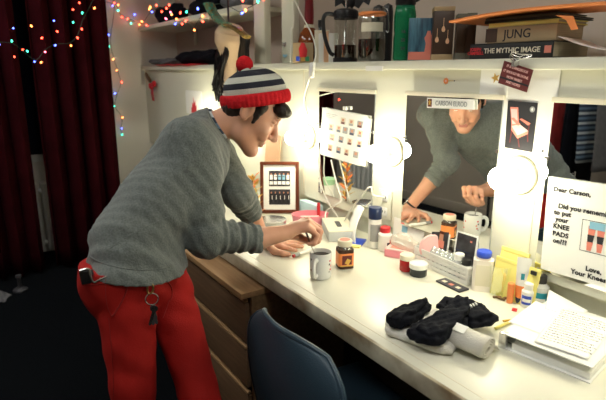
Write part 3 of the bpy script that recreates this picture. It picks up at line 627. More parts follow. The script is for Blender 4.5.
# clamp jar of coffee
p = shelf_pt(371, .055); t = thing('clamp_jar', 'glass clamp jar half full of ground coffee with a cream label', 'jar', p, toward_cam(p))
obj('jar_glass', lathe([(0, .002), (.050, .002), (.056, .010), (.056, .165), (.051, .180)], 32), M['glass'], t)
obj('ground_coffee', lathe([(0, .004), (.050, .004), (.0545, .012), (.0545, .088), (0, .092)], 28), M['coffee'], t)
obj('seal', lathe([(.0525, .180), (.056, .183), (.056, .190), (.0525, .192)], 32), M['orange'], t)
obj('lid', lathe([(.053, .192), (.053, .198), (.045, .205), (0, .208)], 32), M['glass'], t)
obj('label', prism([(math.sin(q)*.0568, -math.cos(q)*.0568) for q in [-.85+.17*k for k in range(11)]]+[(math.sin(q)*.0574, -math.cos(q)*.0574) for q in [.85-.17*k for k in range(11)]], .115, .15), M['offwhite'], t)
obj('clamp', tube([(.056, -.005, .12), (.064, -.008, .115), (.066, -.008, .15), (.060, -.008, .195), (.04, -.0, .21), (.05, .01, .19)], .002, 6), M['steel'], t)
for k, (u, x, lab) in enumerate(((377, .15, 'round black lid behind the clamp jar'), (386, .15, 'black capped tube right of the clamp jar'))):
    p = shelf_pt(u, x); o = obj('black_canister', lathe([(0, 0), (.03-.008*k, 0), (.03-.008*k, .20), (.022-.004*k, .225), (0, .235)], 22), M['black']); put(o, p); tag(o, lab, 'canister')
# green bottle
p = shelf_pt(403, .06); t = thing('water_bottle', 'tall translucent green water bottle with a black cap', 'bottle', p, toward_cam(p))
obj('body', lathe([(0, .002), (.036, .002), (.040, .010), (.040, .085), (.0375, .10), (.040, .115), (.041, .165), (.036, .195), (.030, .208), (0, .208)], 32), M['greenglass'], t)
obj('inner_sleeve', lathe([(0, .006), (.033, .008), (.0345, .02), (.034, .19), (0, .192)], 24), M['green'], t)
obj('cap', lathe([(.034, .200), (.038, .205), (.038, .238), (.026, .246), (.024, .275), (0, .278)], 28), M['black'], t)
obj('carry_loop', tube([(.036, 0, .215), (.05, 0, .225), (.046, 0, .25), (.03, 0, .25)], .005, 8), M['black'], t)
for k, s in enumerate(('24', '20', '16')):
    text('mark', s, .016, basis((-.004, -.0415, .045+.03*k), (1, 0, 0), (0, 0, 1)), M['dark'], t, bold=.0004)
# dvd case, brown boxes
p = shelf_pt(420, .03); t = thing('picture_case', 'upright case with a blue forest and pink figure', 'case', p, toward_cam(p)+.15)
obj('case', BX((-.004, .0, .073), (.084, .012, .146), .002), M['bluepic'], t)
obj('figure', prism([(-.014, .0), (.014, .0), (.013, .036), (.018, .056), (.008, .060), (.004, .074), (-.006, .074), (-.010, .060), (-.016, .05), (-.010, .03)], 0, .001), M['salmon'], t).matrix_local = basis((.026, -.0062, .028), (1, 0, 0), (0, 0, 1))
obj('ground_print', BX((-.004, -.0064, .016), (.082, .001, .028)), M['salmon'], t)
p = shelf_pt(441, .06); t = thing('bulb_box', 'brown carton printed with glowing bulbs beside the books', 'box', p, toward_cam(p)+.1)
obj('carton', BX((0, .03, .088), (.070, .08, .158), .002), M['brownbox'], t); obj('base_band', BX((0, .03, .010), (.072, .082, .020), .001), M['cardboard'], t); obj('lid_band', BX((0, .03, .172), (.072, .082, .014), .001), M['cardboard'], t)
for x, z in ((-.02, .07), (.0, .105), (.016, .065)):
    obj('bulb_print', prism([(.006*math.cos(q)*(1-.3*math.sin(q)), .010*math.sin(q)) for q in [2*PI*k/18 for k in range(18)]], 0, .001), M['peach'], t).matrix_local = basis((x, -.0105, z), (1, 0, 0), (0, 0, 1))
    obj('filament_print', BX((x, -.0106, z+.022), (.0015, .001, .03)), M['peach'], t)
for u, w, h, lab, x in ((459, .031, .150, 'dark carton between the bulb carton and the books', .075), (468.5, .031, .152, 'dark carton against the left end of the books', .10)):
    p = shelf_pt(u, x); t = thing('dark_carton', lab, 'box', p, toward_cam(p)+.1)
    obj('carton', BX((0, .02, h/2), (w, .07, h), .002), M['brownbox'], t); obj('foot_band', BX((0, .019, .012), (w+.001, .072, .022), .001), M['grn'], t); obj('lid_band', BX((0, .02, h-.006), (w+.001, .072, .013), .001), M['grn'], t)
# stacked books: spines face the room
def book(y0, y1, x0, d, z, h, spine, lab, title=None, extra=None, tm='palepink', size=.02, yaw=0, edge='pages', group='books stacked on the ledge', wide=1.0):
    w = y1-y0; t = thing('book', lab, 'book', (x0, (y0+y1)/2, z), yaw, group)
    bm = box(new(), (.0015, 0, h/2), (.003, w, h), .001); box(bm, (d/2, 0, .0015), (d, w, .003)); box(bm, (d/2, 0, h-.0015), (d, w, .003))
    obj('cover', bm, spine, t); obj('pages', BX((d/2+.001, 0, h/2), (d-.006, w-.008, h-.0062)), M[edge], t)
    if title: text('title', title[0], size, basis((-.0006, title[1], h/2), (0, -1, 0), (0, 0, 1)), M[tm], t, bold=.0003, wide=wide)
    if extra: extra(t, h)
    return t
yb = onx(470, 50, .0).y; ye = onx(553, 50, .0).y
def mythic(t, h):
    text('author', 'JOSEPH\nCAMPBELL', .0135, basis((-.0006, .118, h/2), (0, -1, 0), (0, 0, 1)), M['redp'], t, bold=.0003, wide=.95, line=.85)
    obj('spine_mark', BX((-.0006, -.125, h/2), (.0012, .020, .020)), M['salmon'], t)
book(ye, yb, .0, .19, LZ, .046, M['spineblack'], 'thick black book lying at the bottom of the stack', ('THE MYTHIC IMAGE', -.008), mythic, 'offwhite', .021, 0, wide=1.0)
yj0, yj1 = onx(556, 35, .02).y, onx(488, 35, .02).y
book(yj0, yj1, .02, .15, LZ+.0465, .047, M['spinetan'], 'tan book lying second from the bottom of the stack', ('JUNG', .01), lambda t, h: obj('portrait_print', BX((-.0006, .098, h/2), (.0012, .04, .040)), M['brownbox'], t), 'ink', .036, .02)
book(yj0+.0, yj1+.0, .022, .16, LZ+.094, .012, M['yellow'], 'thin yellow book third from the bottom of the stack', edge='pages', yaw=.02)
book(yj0-.01, yj1+.015, .02, .17, LZ+.1062, .008, M['spineblack'], 'thin dark book fourth from the bottom of the stack', yaw=.01)
book(yj0+.01, yj1+.02, .03, .16, LZ+.1144, .009, M['grn'], 'grey topmost book right under the orange envelope', yaw=.015)
# loose white sheet, envelope
o = obj('loose_sheet', grid(lambda u, v: (.0+.16*v, ye-.01-.19*u, LZ+.012+.055*(1-u)**2*.8-.008*v), 14, 6), M['paper'], None, 0); thick(o, .001); tag(o, 'loose white sheet sliding off the bottom book', 'paper')
def env(u, v):
    y = onx(449, 20, -.03).y+.0; y1 = onx(602, 20, -.03).y
    return (-.03+.20*v, y+(y1-y)*u, LZ+.132+.004*math.sin(PI*u)-.002*v-.004*u-.014*(1-u)**3)
o = obj('envelope', grid(env, 28, 8), M['envelope'], None, 60); thick(o, .006); tag(o, 'large orange envelope lying on top of the books', 'envelope')
pf = [onx(555, 15, -.035), onx(573, 16, -.035), onx(578, 29, -.035), onx(571, 30, -.035), onx(566, 20, -.035)]
f = obj('flap', plate(pf, .002, (1, 0, 0)), M['envelope'], o, 0)
# ------------------------------------------------------------------ things on the counter
CZ = .7605
def on(u, v): p = onz(u, v, .76); return Vector((p.x, p.y, CZ))
def item(name, lab, cat, u, v, turn=0.0, group=None):
    p = on(u, v); return thing(name, lab, cat, p, toward_cam(p)+turn, group)
def wrap(r, a0, a1, z0, z1, n=12, t=.0005):                       # a printed label wrapped round a bottle; angle 0 looks at the viewer
    q = [a0+(a1-a0)*k/n for k in range(n+1)]
    return prism([(math.sin(a)*r, -math.cos(a)*r) for a in q]+[(math.sin(a)*(r+t), -math.cos(a)*(r+t)) for a in q[::-1]], z0, z1)
# mug with coffee
t = item('coffee_mug', 'white stoneware mug of black coffee under the stirring hand', 'mug', 320.5, 277, 0)
obj('body', lathe([(0, .004), (.030, .0), (.035, .003), (.0372, .012), (.0375, .090), (.0362, .0925), (.0342, .090), (.034, .012), (0, .010)], 40), M['mug'], t)
obj('coffee', lathe([(0, .079), (.0342, .079)], 32), M['coffee'], t)
a = -.35; d = Vector((math.sin(a), -math.cos(a), 0))
obj('handle', tube([d*.036+Vector((0, 0, .072)), d*.050+Vector((0, 0, .076)), d*.062+Vector((0, 0, .064)), d*.063+Vector((0, 0, .040)), d*.052+Vector((0, 0, .020)), d*.036+Vector((0, 0, .018))], .0055, 10, flat=1.4), M['mug'], t)
for a_, z, m in ((1.0, .064, 'redp'), (.92, .052, 'dark'), (1.15, .045, 'salmon'), (1.05, .033, 'redp'), (.9, .026, 'grey'), (-1.0, .068, 'dark'), (-1.05, .030, 'dark'), (2.5, .06, 'redp'), (2.9, .045, 'salmon'), (3.3, .05, 'dark'), (2.7, .03, 'redp'), (3.6, .035, 'blue'), (3.9, .06, 'redp'), (3.1, .068, 'lblue')):
    obj('printed_dot', wrap(.0374, a_-.09, a_+.09, z, z+.006, 3, .0006), M[m], t, 0)
# jar of instant coffee
t = item('coffee_jar', 'square glass jar of instant coffee beside the mug', 'jar', 344.5, 267, .3)
bm = new(); prism(rounded(.056, .056, .012), .003, .072, bm); obj('glass_body', bm, M['instant'], t)
obj('shoulder', lathe([(.030, .071), (.027, .078), (.023, .082), (0, .082)], 28), M['glass'], t)
lb = obj('label', prism(rounded(.0575, .0575, .0125), .012, .060), M['orange'], t)
obj('label_picture', BX((0, -.029, .036), (.036, .0008, .034), .0003), M['maroon'], lb); obj('label_star', BX((.003, -.0296, .030), (.016, .0008, .020), .0003, (0, .5, 0)), M['gold'], lb); obj('label_band', BX((0, -.029, .0145), (.050, .0008, .004)), M['gold'], lb)
obj('lid', lathe([(0, .083), (.0255, .083), (.0265, .086), (.0265, .102), (.024, .104), (0, .1045)], 32), M['offwhite'], t); obj('lid_sticker', lathe([(0, .105), (.019, .1048)], 24), M['salmon'], t)
# marker pen
a, b = on(294, 258), on(314, 250.5); t = thing('marker_pen', 'white marker pen with a red end lying left of the mug', 'pen', (a+b)/2+Vector((0, 0, .008))); d = (b-a)/2
obj('barrel', tube([-d*.55, d], .0065, 12, sub=1), M['white'], t); obj('cap', tube([-d*.95, -d*.5], .0072, 12, sub=1), M['grey'], t); obj('tip', tube([-d*1.1, -d*.95], .006, 10, sub=1), M['redp'], t)
# tissue box
t = item('tissue_box', 'pale grey tissue box with a dark slot below the portrait mirror', 'box', 338, 234, .0); t.rotation_euler = (0, 0, math.radians(62))
obj('box', BX((0, 0, .021), (.21, .115, .042), .003), M['palegrey'], t); obj('top', BX((0, 0, .0435), (.208, .113, .003), .001), M['offwhite'], t); obj('slot', prism(rounded(.085, .022, .010), .0450, .0458), M['dark'], t)
# blue and yellow packet
p = on(357, 243); t = thing('foil_packet', 'flat blue and yellow packet right of the tissue box', 'packet', p, .6)
obj('packet', BX((0, 0, .004), (.085, .06, .008), .003), M['blue'], t); obj('yellow_end', BX((-.05, .0, .004), (.03, .058, .007), .002), M['yellow'], t)
# till receipt curling down from the mirror
c0, c1 = onx(361, 206, -.012), on(352, 243)
def receipt(u, v):
    p = c0.lerp(Vector((c1.x, c1.y, c1.z+.002)), v); s = .035*(u-.5)*2
    return p+Vector((-.03*math.sin(PI*v)*.6, -s, .0))+Vector((-s*.3, 0, 0))
o = obj('till_receipt', grid(receipt, 4, 18), M['paper'], None, 60); thick(o, .0006); tag(o, 'long white till receipt curling down beside the spray can', 'receipt')
# pink tray with a red stick, tin
t = item('pink_tray', 'pink plastic tray behind the stirring hand', 'tray', 310, 224, .1)
bm = lathe([(0, .003), (.074, .003), (.084, .05), (.086, .05), (.077, 0), (0, 0)], 28); bmesh.ops.scale(bm, vec=(1, .7, 1), verts=bm.verts); obj('tray', bm, M['pink'], t)
obj('contents', BX((.0, 0, .02), (.09, .05, .03), .006), M['palepink'], t)
p = on(318.5, 221); o = obj('red_stick', lathe([(0, .01), (.008, .01), (.008, .085), (.005, .092), (0, .092)], 14), M['redp']); put(o, p+Vector((0, 0, -.003))); tag(o, 'red stick standing in the pink tray', 'stick')
t = item('round_tin', 'low round grey tin in front of the picture frame', 'tin', 272, 228)
obj('body', lathe([(0, 0), (.062, 0), (.064, .003), (.064, .036), (0, .036)], 32), M['grey'], t); obj('lid', lathe([(.066, .030), (.066, .041), (.055, .043), (0, .043)], 32), M['steel'], t)
p = on(303, 213.5); o = obj('dark_box', BX((0, 0, .018), (.05, .04, .036), .004), M['black']); put(o, p+Vector((.03, 0, 0))); tag(o, 'small black box right of the picture frame', 'box')
t = thing('tissue_pack', 'pale blue packet against the wall behind the pink tray', 'packet', (-.02, 1.98, CZ), 0)
obj('pack', BX((0, 0, .035), (.045, .15, .07), .012), M['paleblue'], t)
# framed photographs
c = Vector((-.125, 2.10, CZ)); t = thing('framed_photograph', 'mahogany picture frame holding two group photographs', 'picture frame', c, toward_cam(c)-.06); 
w, h, fw = .192, .255, .017
T = Matrix.Translation((0, 0, .002)) @ Matrix.Rotation(-.13, 4, 'X')
bm = new()
for x in (-1, 1): box(bm, (x*(w/2-fw/2), 0, h/2), (fw, .018, h), .003)
for z in (fw/2, h-fw/2): box(bm, (0, 0, z), (w-fw*1.9, .0175, fw), .003)
bmesh.ops.transform(bm, matrix=T, verts=bm.verts); obj('moulding', bm, M['frame'], t)
def fbox(nm, c, s, m, par, bev=0): 
    bm = BX(c, s, bev); bmesh.ops.transform(bm, matrix=T, verts=bm.verts); return obj(nm, bm, M[m], par, 0)
fbox('mount', (0, .002, h/2), (w-2*fw+.004, .004, h-2*fw+.004), 'paper', t)
for z, pal in ((.172, 0), (.080, 1)):
    ph = fbox('photograph', (0, -.0008, z), (.104, .002, .076), 'cardpic', t)
    bm = new(); rnd = random.Random(3+pal)
    for k in range(5):
        x = -.041+.0205*k
        if pal == 0:
            box(bm, (x, -.002, z+.006), (.014, .001, .024), mi=rnd.choice([0, 1])); box(bm, (x, -.002, z+.022), (.006, .001, .008), mi=2); box(bm, (x, -.002, z-.022), (.017, .001, .016), mi=0)
        else:
            box(bm, (x, -.002, z-.006), (.013, .001, .044), mi=3); box(bm, (x, -.002, z+.022), (.006, .001, .008), mi=2); box(bm, (x+.004, -.0024, z-.002), (.003, .001, .020), mi=0)
    bmesh.ops.transform(bm, matrix=T, verts=bm.verts); obj('figures', bm, [M['paper'], M['lblue'], M['skinpic'], M['black']], ph, 0)
bm = BX((0, .055, .095), (.05, .004, .19), .001, (.36, 0, 0)); obj('easel_back', bm, M['dark'], t)
# gold leaf spray and green tub
t = item('gold_leaf_spray', 'spray of gold and orange leaves left of the picture frame', 'ornament', 254, 220)
rnd = random.Random(9)
for k in range(22):
    z = .02+.0085*k; a = k*2.4; r = .055*(1-.4*k/22); tip = Vector((r*math.cos(a), r*math.sin(a), z+.035)); md = Vector((tip.x*.5, tip.y*.5, z+.022)); sd = Vector((-math.sin(a), math.cos(a), 0))*.013
    obj('leaf', plate([(0, 0, z), md+sd, tip, md-sd], .0012), M['gold' if k % 3 else 'orange'], t)
obj('stem', tube([(0, 0, 0), (.004, 0, .08), (-.004, 0, .17), (.0, 0, .215)], .0035, 8), M['wood'], t)
t = item('pale_tub', 'pale green and white tub behind the man\'s face', 'tub', 247, 217); t.location = t.location+Vector((.04, .06, 0))
obj('tub', lathe([(0, 0), (.04, 0), (.044, .09), (0, .09)], 24), M['white'], t); obj('lid', lathe([(.046, .09), (.046, .12), (0, .122)], 24), M['palegreen'], t)
# spray can, pill bottle
t = item('spray_can', 'white spray can with a navy cap beside the pill bottle', 'spray can', 374, 247)
obj('can', lathe([(0, 0), (.024, 0), (.0255, .003), (.0255, .118), (.022, .124), (0, .124)], 28), M['white'], t); obj('cap', lathe([(.0262, .120), (.0262, .163), (.024, .166), (0, .166)], 28), M['navy'], t); obj('label', wrap(.0257, -.7, 1.2, .03, .10), M['grey'], t)
t = item('pill_bottle', 'short white pill bottle with a red cap', 'bottle', 384.5, 250)
obj('bottle', lathe([(0, 0), (.025, 0), (.027, .003), (.027, .066), (.018, .076), (0, .076)], 28), M['white'], t); obj('cap', lathe([(.0195, .075), (.0195, .094), (.017, .096), (0, .096)], 24), M['redp'], t); obj('label', wrap(.0272, .1, 1.3, .012, .050), M['paper'], t)
for a_, m, z in ((.55, 'ink', .022), (.95, 'redp', .034)): obj('label_mark', wrap(.0278, a_-.22, a_+.22, z, z+.016, 6), M[m], t)
# pink clear box
p = on(400, 256); t = thing('pink_box', 'small pink clear box of make-up on the counter', 'box', p, math.radians(-62))
obj('box', BX((0, 0, .014), (.105, .065, .028), .003), M['pink'], t); obj('lid', BX((0, 0, .030), (.103, .063, .005), .002), M['palepink'], t); obj('contents', BX((.0, 0, .0331), (.07, .035, .001)), M['salmon'], t)
# clear bag
def blob(loc, s, m, nm, lab, cat, sd, rz=0):
    bm = new(); bmesh.ops.create_uvsphere(bm, u_segments=32, v_segments=18, radius=1)
    for v in bm.verts:
        x, y, z = v.co; k = 1+.10*math.sin(5*x+sd)*math.cos(4*y)+.06*math.sin(11*z+7*x); v.co = (x*s[0]*k, y*s[1]*k, (z*.5+.5)*s[2]*k)
    o = obj(nm, bm, M[m]); put(o, loc, rz); return tag(o, lab, cat)
blob((-.040, 1.322, CZ), (.030, .066, .085), 'bag', 'clear_bag', 'crumpled clear plastic bag behind the pink box', 'bag', 1)
# leaning cards and postcards
def card(u, v, w, h, m, lab, x, lean=.16, extra=None, rz=0, z=0):
    p = Vector((x, onx(u, v, x).y, CZ+z)); t = thing('postcard', lab, 'card', p, -PI/2+rz)
    T2 = Matrix.Rotation(-lean, 4, 'X')
    def cb(nm, c, s, mm, par): bm = BX(c, s); bmesh.ops.transform(bm, matrix=T2, verts=bm.verts); return obj(nm, bm, M[mm], par, 0)
    cb('card', (0, 0, h/2), (w, .0015, h), 'paper', t); cb('picture', (0, -.0012, h/2), (w-.012, .0006, h-.012), m, t)
    if extra: extra(cb, t)
    return t
card(400, 235, .085, .10, 'paper', 'white card with a small photograph leaning behind the clear bag', -.012, .08, lambda cb, t: cb('photo_print', (.02, -.0018, .065), (.03, .0006, .025), 'lblue', t), 0, .025)
card(415, 240, .075, .085, 'paper', 'plain white card leaning left of the portrait postcard', -.014, .08, None, 0, .02)
def portrait(cb, t):
    cb('face_print', (.008, -.0018, .068), (.018, .0006, .026), 'skinpic', t); cb('shoulder_print', (.01, -.0018, .042), (.026, .0006, .028), 'salmon', t); cb('hair_print', (.008, -.0022, .084), (.022, .0006, .010), 'frame', t)
card(438.5, 240, .088, .125, 'cardpic', 'dark postcard of a red-haired sitter standing in the basket', -.022, .10, portrait, 0, .045)
card(464.5, 247, .090, .115, 'cardpic', 'black and navy postcard standing right of the portrait postcard', -.024, .10, lambda cb, t: [cb('spark_print', (.02, -.0018, .09), (.008, .0006, .006), 'salmon', t), cb('line_print', (-.01, -.0018, .05), (.06, .0006, .002), 'navy', t)], 0, .040)
# basket
L0, L1 = on(414, 262), on(466.5, 286); d = (L1-L0); ang = math.atan2(d.y, d.x); Lw = d.length
t = thing('storage_basket', 'long white plastic basket full of small bottles', 'basket', (L0+L1)/2, ang); W_ = .075
t.location = t.location+Vector((-math.sin(ang), math.cos(ang), 0))*(W_/2)
bm = box(new(), (0, 0, .002), (Lw, W_, .004)); obj('base', bm, M['white'], t)
def side(nm, c, s, n, ax):
    bm = new()
    for z in (.009, .0255, .042, .056): box(bm, (c[0], c[1], z), (s[0], s[1], .0125 if z < .05 else .012), .001)
    for k in range(n+1):
        f = k/n-.5; q = (c[0]+f*(s[0]-.006), c[1], .03) if ax == 0 else (c[0], c[1]+f*(s[1]-.006), .03); box(bm, q, (.008 if ax == 0 else s[0]*.9, .008 if ax else s[1]*.9, .058), 0)
    obj(nm, bm, M['white'], t)
side('side_panel', (0, -W_/2, 0), (Lw, .004, 0), 12, 0); side('side_panel', (0, W_/2, 0), (Lw, .004, 0), 12, 0); side('end_panel', (-Lw/2, 0, 0), (.004, W_, 0), 5, 1); side('end_panel', (Lw/2, 0, 0), (.004, W_, 0), 5, 1)
BT = Matrix.Translation(t.location) @ Matrix.Rotation(ang, 4, 'Z')
def inb(x, y, z=.0045): return BT @ Vector((x, y, z))
p = inb(-Lw*.26, -.004, .035); o = obj('powder_puff', lathe([(0, -.006), (.046, -.006), (.051, 0), (.046, .006), (0, .006)], 32), M['palepink']); o.location = p+Vector((0, 0, .030)); o.rotation_euler = (PI/2-.25, 0, toward_cam(p)); tag(o, 'round pale pink powder puff standing in the basket', 'powder puff')
p = inb(.01, -.010, .046); t2 = thing('pill_organizer', 'clear pill organizer propped across the basket', 'pill box', p, ang, rot=(.9, 0, ang))
obj('tray', BX((0, 0, .008), (.15, .05, .016), .003), M['clear'], t2)
for k in range(7):
    for j in (-1, 1): obj('lid', BX((-.063+.021*k, j*.012, .018), (.018, .021, .004), .0015), M['glass'], t2)
for k, (x, y, m, cm, hh, lab) in enumerate(((Lw*.38, -.012, 'white', 'black', .058, 'small bottle with a black cap at the basket end'), (-Lw*.42, -.0, 'lblue', 'white', .06, 'pale blue bottle at the back of the basket'), (Lw*.26, -.014, 'clear', 'white', .066, 'clear bottle with white cap at the back of the basket'))):
    p = inb(x, y); t2 = thing('small_bottle', lab, 'bottle', p)
    obj('bottle', lathe([(0, 0), (.017, 0), (.018, .003), (.018, hh-.01), (.013, hh), (0, hh)], 22), M[m], t2); obj('cap', lathe([(.0165, hh-.002), (.0165, hh+.018), (.014, hh+.020), (0, hh+.020)], 20), M[cm], t2)
# jars in front of the basket
t = item('red_jar', 'glass jar of red gel with a clear lid', 'jar', 406.5, 270)
obj('glass_body', lathe([(0, 0), (.024, 0), (.0255, .003), (.0255, .036), (.023, .040), (0, .040)], 28), M['redjam'], t); obj('lid', lathe([(.0255, .041), (.0255, .058), (.023, .060), (0, .060)], 28), M['offwhite'], t)
t = item('dark_jar', 'low dark jar with a white lid before the basket', 'jar', 418, 275)
obj('glass_body', lathe([(0, 0), (.028, 0), (.030, .003), (.030, .026), (.027, .029), (0, .029)], 30), M['darkjam'], t); obj('lid', lathe([(.0315, .028), (.0315, .044), (.029, .046), (0, .046)], 30), M['white'], t)
t = item('flat_packet', 'flat black printed packet in front of the basket', 'packet', 452, 286); t.rotation_euler = (0, 0, ang)
obj('packet', BX((0, 0, .003), (.105, .045, .006), .002), M['cardpic'], t)
for x, m in ((-.03, 'offwhite'), (.0, 'salmon'), (.03, 'offwhite')): obj('print', BX((x, -.004, .0063), (.016, .014, .0008)), M[m], t)
# lotion bottle
t = item('lotion_bottle', 'square cream lotion bottle with a bright blue cap', 'bottle', 481, 289.5, .1)
bm = new(); prism(rounded(.060, .042, .012), .0, .105, bm); prism(rounded(.044, .034, .012), .105, .113, bm); obj('bottle', bm, M['lotion'], t); obj('label', BX((0, -.0215, .055), (.046, .0008, .07), .0003), M['offwhite'], t); obj('cap', lathe([(0, .113), (.022, .113), (.0235, .116), (.0235, .130), (.021, .133), (0, .133)], 30), M['blue'], t)
# yellow note pads against the wall
for u, v, w, h, x, lean, lab, dz in ((512, 262, .095, .150, -.036, .20, 'tall yellow note pad at the back against the wall', 0), (516, 272, .150, .122, -.054, .20, 'wide yellow note pad in front of the taller one', 0)):
    t = thing('note_pad', lab, 'note pad', (x, onx(u, v, x+.015).y, CZ), -PI/2)
    T2 = Matrix.Rotation(-lean, 4, 'X')
    for nm, c, s, m in (('pad', (0, 0, h/2), (w, .006, h), 'yellow'), ('binding', (0, -.0005, h-.006), (w+.001, .0075, .012), 'yellow')):
        bm = BX(c, s, .0008); bmesh.ops.transform(bm, matrix=T2, verts=bm.verts); obj(nm, bm, M[m], t)
p = onx(536, 273, -.03); o = obj('pad_clip', BX((0, 0, 0), (.008, .018, .012), .002), M['black']); o.location = (-.042, p.y, CZ+.108); tag(o, 'black clip on the corner of the wide yellow pad', 'clip')
# drinking glass
t = item('drinking_glass', 'empty clear drinking glass in front of the yellow pads', 'glass', 498.5, 294)
obj('wall', lathe([(0, .003), (.026, .003), (.034, .10), (.0355, .10), (.0275, 0), (0, 0)], 32), M['glass'], t)
t = item('brush_scraps', 'small brown scraps lying below the drinking glass', 'scraps', 501, 299)
for x, y, a in ((-.012, 0, .3), (.012, .004, 1.1), (0, -.008, -.5)): obj('scrap', BX((x, y, .004), (.026, .008, .006), .002, (0, 0, a)), M['wood'], t)
# lip balm, tube, bottles
t = item('lip_balm', 'orange lip balm stick left of the upright tube', 'lip balm', 509.5, 302.5); obj('case', lathe([(0, 0), (.0095, 0), (.0095, .028), (0, .028)], 20), M['orange'], t); obj('cap', lathe([(0, .028), (.0100, .028), (.0100, .062), (.008, .064), (0, .064)], 20), M['orange'], t)
t = item('cream_tube', 'white tube standing on its orange and navy cap', 'tube', 520, 302.5)
obj('cap', lathe([(0, 0), (.0165, 0), (.0165, .020), (0, .020)], 22), M['navy'], t)
def tb(u, v): a = 2*PI*u; k = v; return (math.cos(a)*(.017+.004*k), math.sin(a)*.017*(1-k)+math.sin(a)*.001, .020+.125*v)
bm = grid(tb, 28, 10); fs = [f for f in bm.faces if f.calc_center_median().z < .052]
for f in fs: f.material_index = 1
o = obj('tube', bm, [M['white'], M['orange']], t); obj('print', BX((0, -.0105, .085), (.010, .001, .026), 0, (.13, 0, 0)), M['teal'], t)
t = item('white_bottle', 'small white bottle between the tube and the blue-labelled bottle', 'bottle', 526.5, 306.5)
obj('bottle', lathe([(0, 0), (.0165, 0), (.018, .003), (.018, .050), (.012, .057), (0, .057)], 24), M['white'], t); obj('cap', lathe([(0, .056), (.013, .056), (.013, .074), (.011, .076), (0, .076)], 20), M['white'], t); obj('label', wrap(.0182, -1, .6, .012, .040), M['blue'], t); obj('label_band', wrap(.0188, -.8, .5, .020, .030), M['paper'], t)
t = item('blue_label_bottle', 'clear bottle with a teal label and black cap by the binder', 'bottle', 538.5, 306.5)
obj('bottle', lathe([(0, 0), (.021, 0), (.0235, .003), (.0235, .066), (.012, .078), (0, .078)], 28), M['clear'], t); obj('liquid', lathe([(0, .003), (.0215, .004), (.0215, .058), (0, .058)], 24), M['lotion'], t); obj('cap', lathe([(0, .077), (.0145, .077), (.0145, .100), (.012, .102), (0, .102)], 24), M['black'], t); obj('label', wrap(.0237, -1.1, .9, .014, .052), M['teal'], t); obj('label_band', wrap(.0243, -.9, .7, .020, .034), M['paper'], t)
p = on(514.5, 310); o = obj('scrap_note', BX((0, 0, .0004), (.022, .014, .0008)), M['redp']); put(o, p, .5); tag(o, 'tiny red and white scrap on the counter by the lip balm', 'paper')
a, b = on(495, 330), on(531, 315); t = thing('pencil', 'yellow pencil lying between the clothes and the binder', 'pencil', (a+b)/2+Vector((0, 0, .0045))); d = (b-a)/2
obj('shaft', tube([-d, d*.8], .0042, 6, sub=1), M['yellow'], t); obj('point', tube([d*.8, d], lambda s: .0042*(1-.9*s), 6, sub=1), M['wood'], t)
a, b = on(503, 322), on(520, 320); o = obj('wooden_stick', tube([a+Vector((0, 0, .003)), b+Vector((0, 0, .003))], .0032, 8, sub=1), M['gold']); tag(o, 'short tan stick lying beside the yellow pencil', 'stick')
# towel, folded black clothes and the bandage roll
A_, B_, C_ = on(386, 333), on(462, 360), on(480, 318)
def pile(nm, outline, z0, hgt, m, lab, cat, sd, sub=2, dome=.0):
    P = [onz(u, v, z0) for u, v in outline]; c = sum(P, Vector())/len(P); Q = catmull(P+[P[0]], 6)[:-1]; k = len(Q); bm = new(); rings = []
    for f, zz in ((.94, 0), (1.0, .2), (1.02, .5), (.99, .8), (.90, 1.0), (.6, 1.06), (.25, 1.05)):
        rings.append([bm.verts.new(((q.x-c.x)*f*(1+.02*math.sin(i*1.3+sd+5*zz)), (q.y-c.y)*f*(1+.02*math.cos(i*.9+sd)), hgt*zz*(1+dome*math.sin(i*2*PI/k+sd))+.004*math.sin(i*.8+sd+9*f)*(zz > .3))) for i, q in enumerate(Q)])
    for R0, R1 in zip(rings, rings[1:]):
        for i in range(k): bm.faces.new([R0[i], R0[(i+1) % k], R1[(i+1) % k], R1[i]])
    bm.faces.new(rings[0][::-1]); bm.faces.new(rings[-1])
    o = obj(nm, bm, M[m], None, 180); o.location = (c.x, c.y, z0); subsurf(o, 1); tag(o, lab, cat); return o
pile('folded_towel', [(385, 326), (398, 319), (430, 316), (462, 324), (466, 338), (456, 352), (446, 357), (425, 351), (402, 342), (387, 336)], CZ, .026, 'towel', 'white terry towel folded under the black clothes', 'towel', 1)
TZ = CZ+.0285
A0, A1 = on(456, 360), on(482, 349); ax = (on(470, 362)-on(447, 350)).normalized()
c = (on(458, 348)+on(484, 352))/2; ax = (on(484, 357)-on(457, 345)); al = .115; an = math.atan2(ax.y, ax.x)
t = thing('bandage_roll', 'rolled cream elastic bandage at the front of the towel', 'bandage', (c.x-.012, c.y+.004, CZ+.030), an)
sp = []
for k in range(110):
    q = k/110*2*PI*3.6; r = .008+.0062*q/(2*PI)*1.0; sp.append((q, r))
def spiral(u, v):
    q, r = sp[min(109, int(u*109.99))]; return (al*(v-.5)+.002*math.sin(q), r*math.cos(q)*1.15, r*math.sin(q)*.93)
o = obj('roll', grid(spiral, 109, 6), M['bandage'], t, 180); thick(o, .0032)
o = obj('loose_end', grid(lambda u, v: (al*(v-.5), .030*1.15-.004+.03*u, -.004-.020*u+.003*math.sin(5*u)), 8, 4), M['bandage'], t, 180); thick(o, .003)
obj('tag', BX((-.02, -.012, .0305), (.04, .026, .0008), 0, (.35, 0, 0)), M['paper'], t)
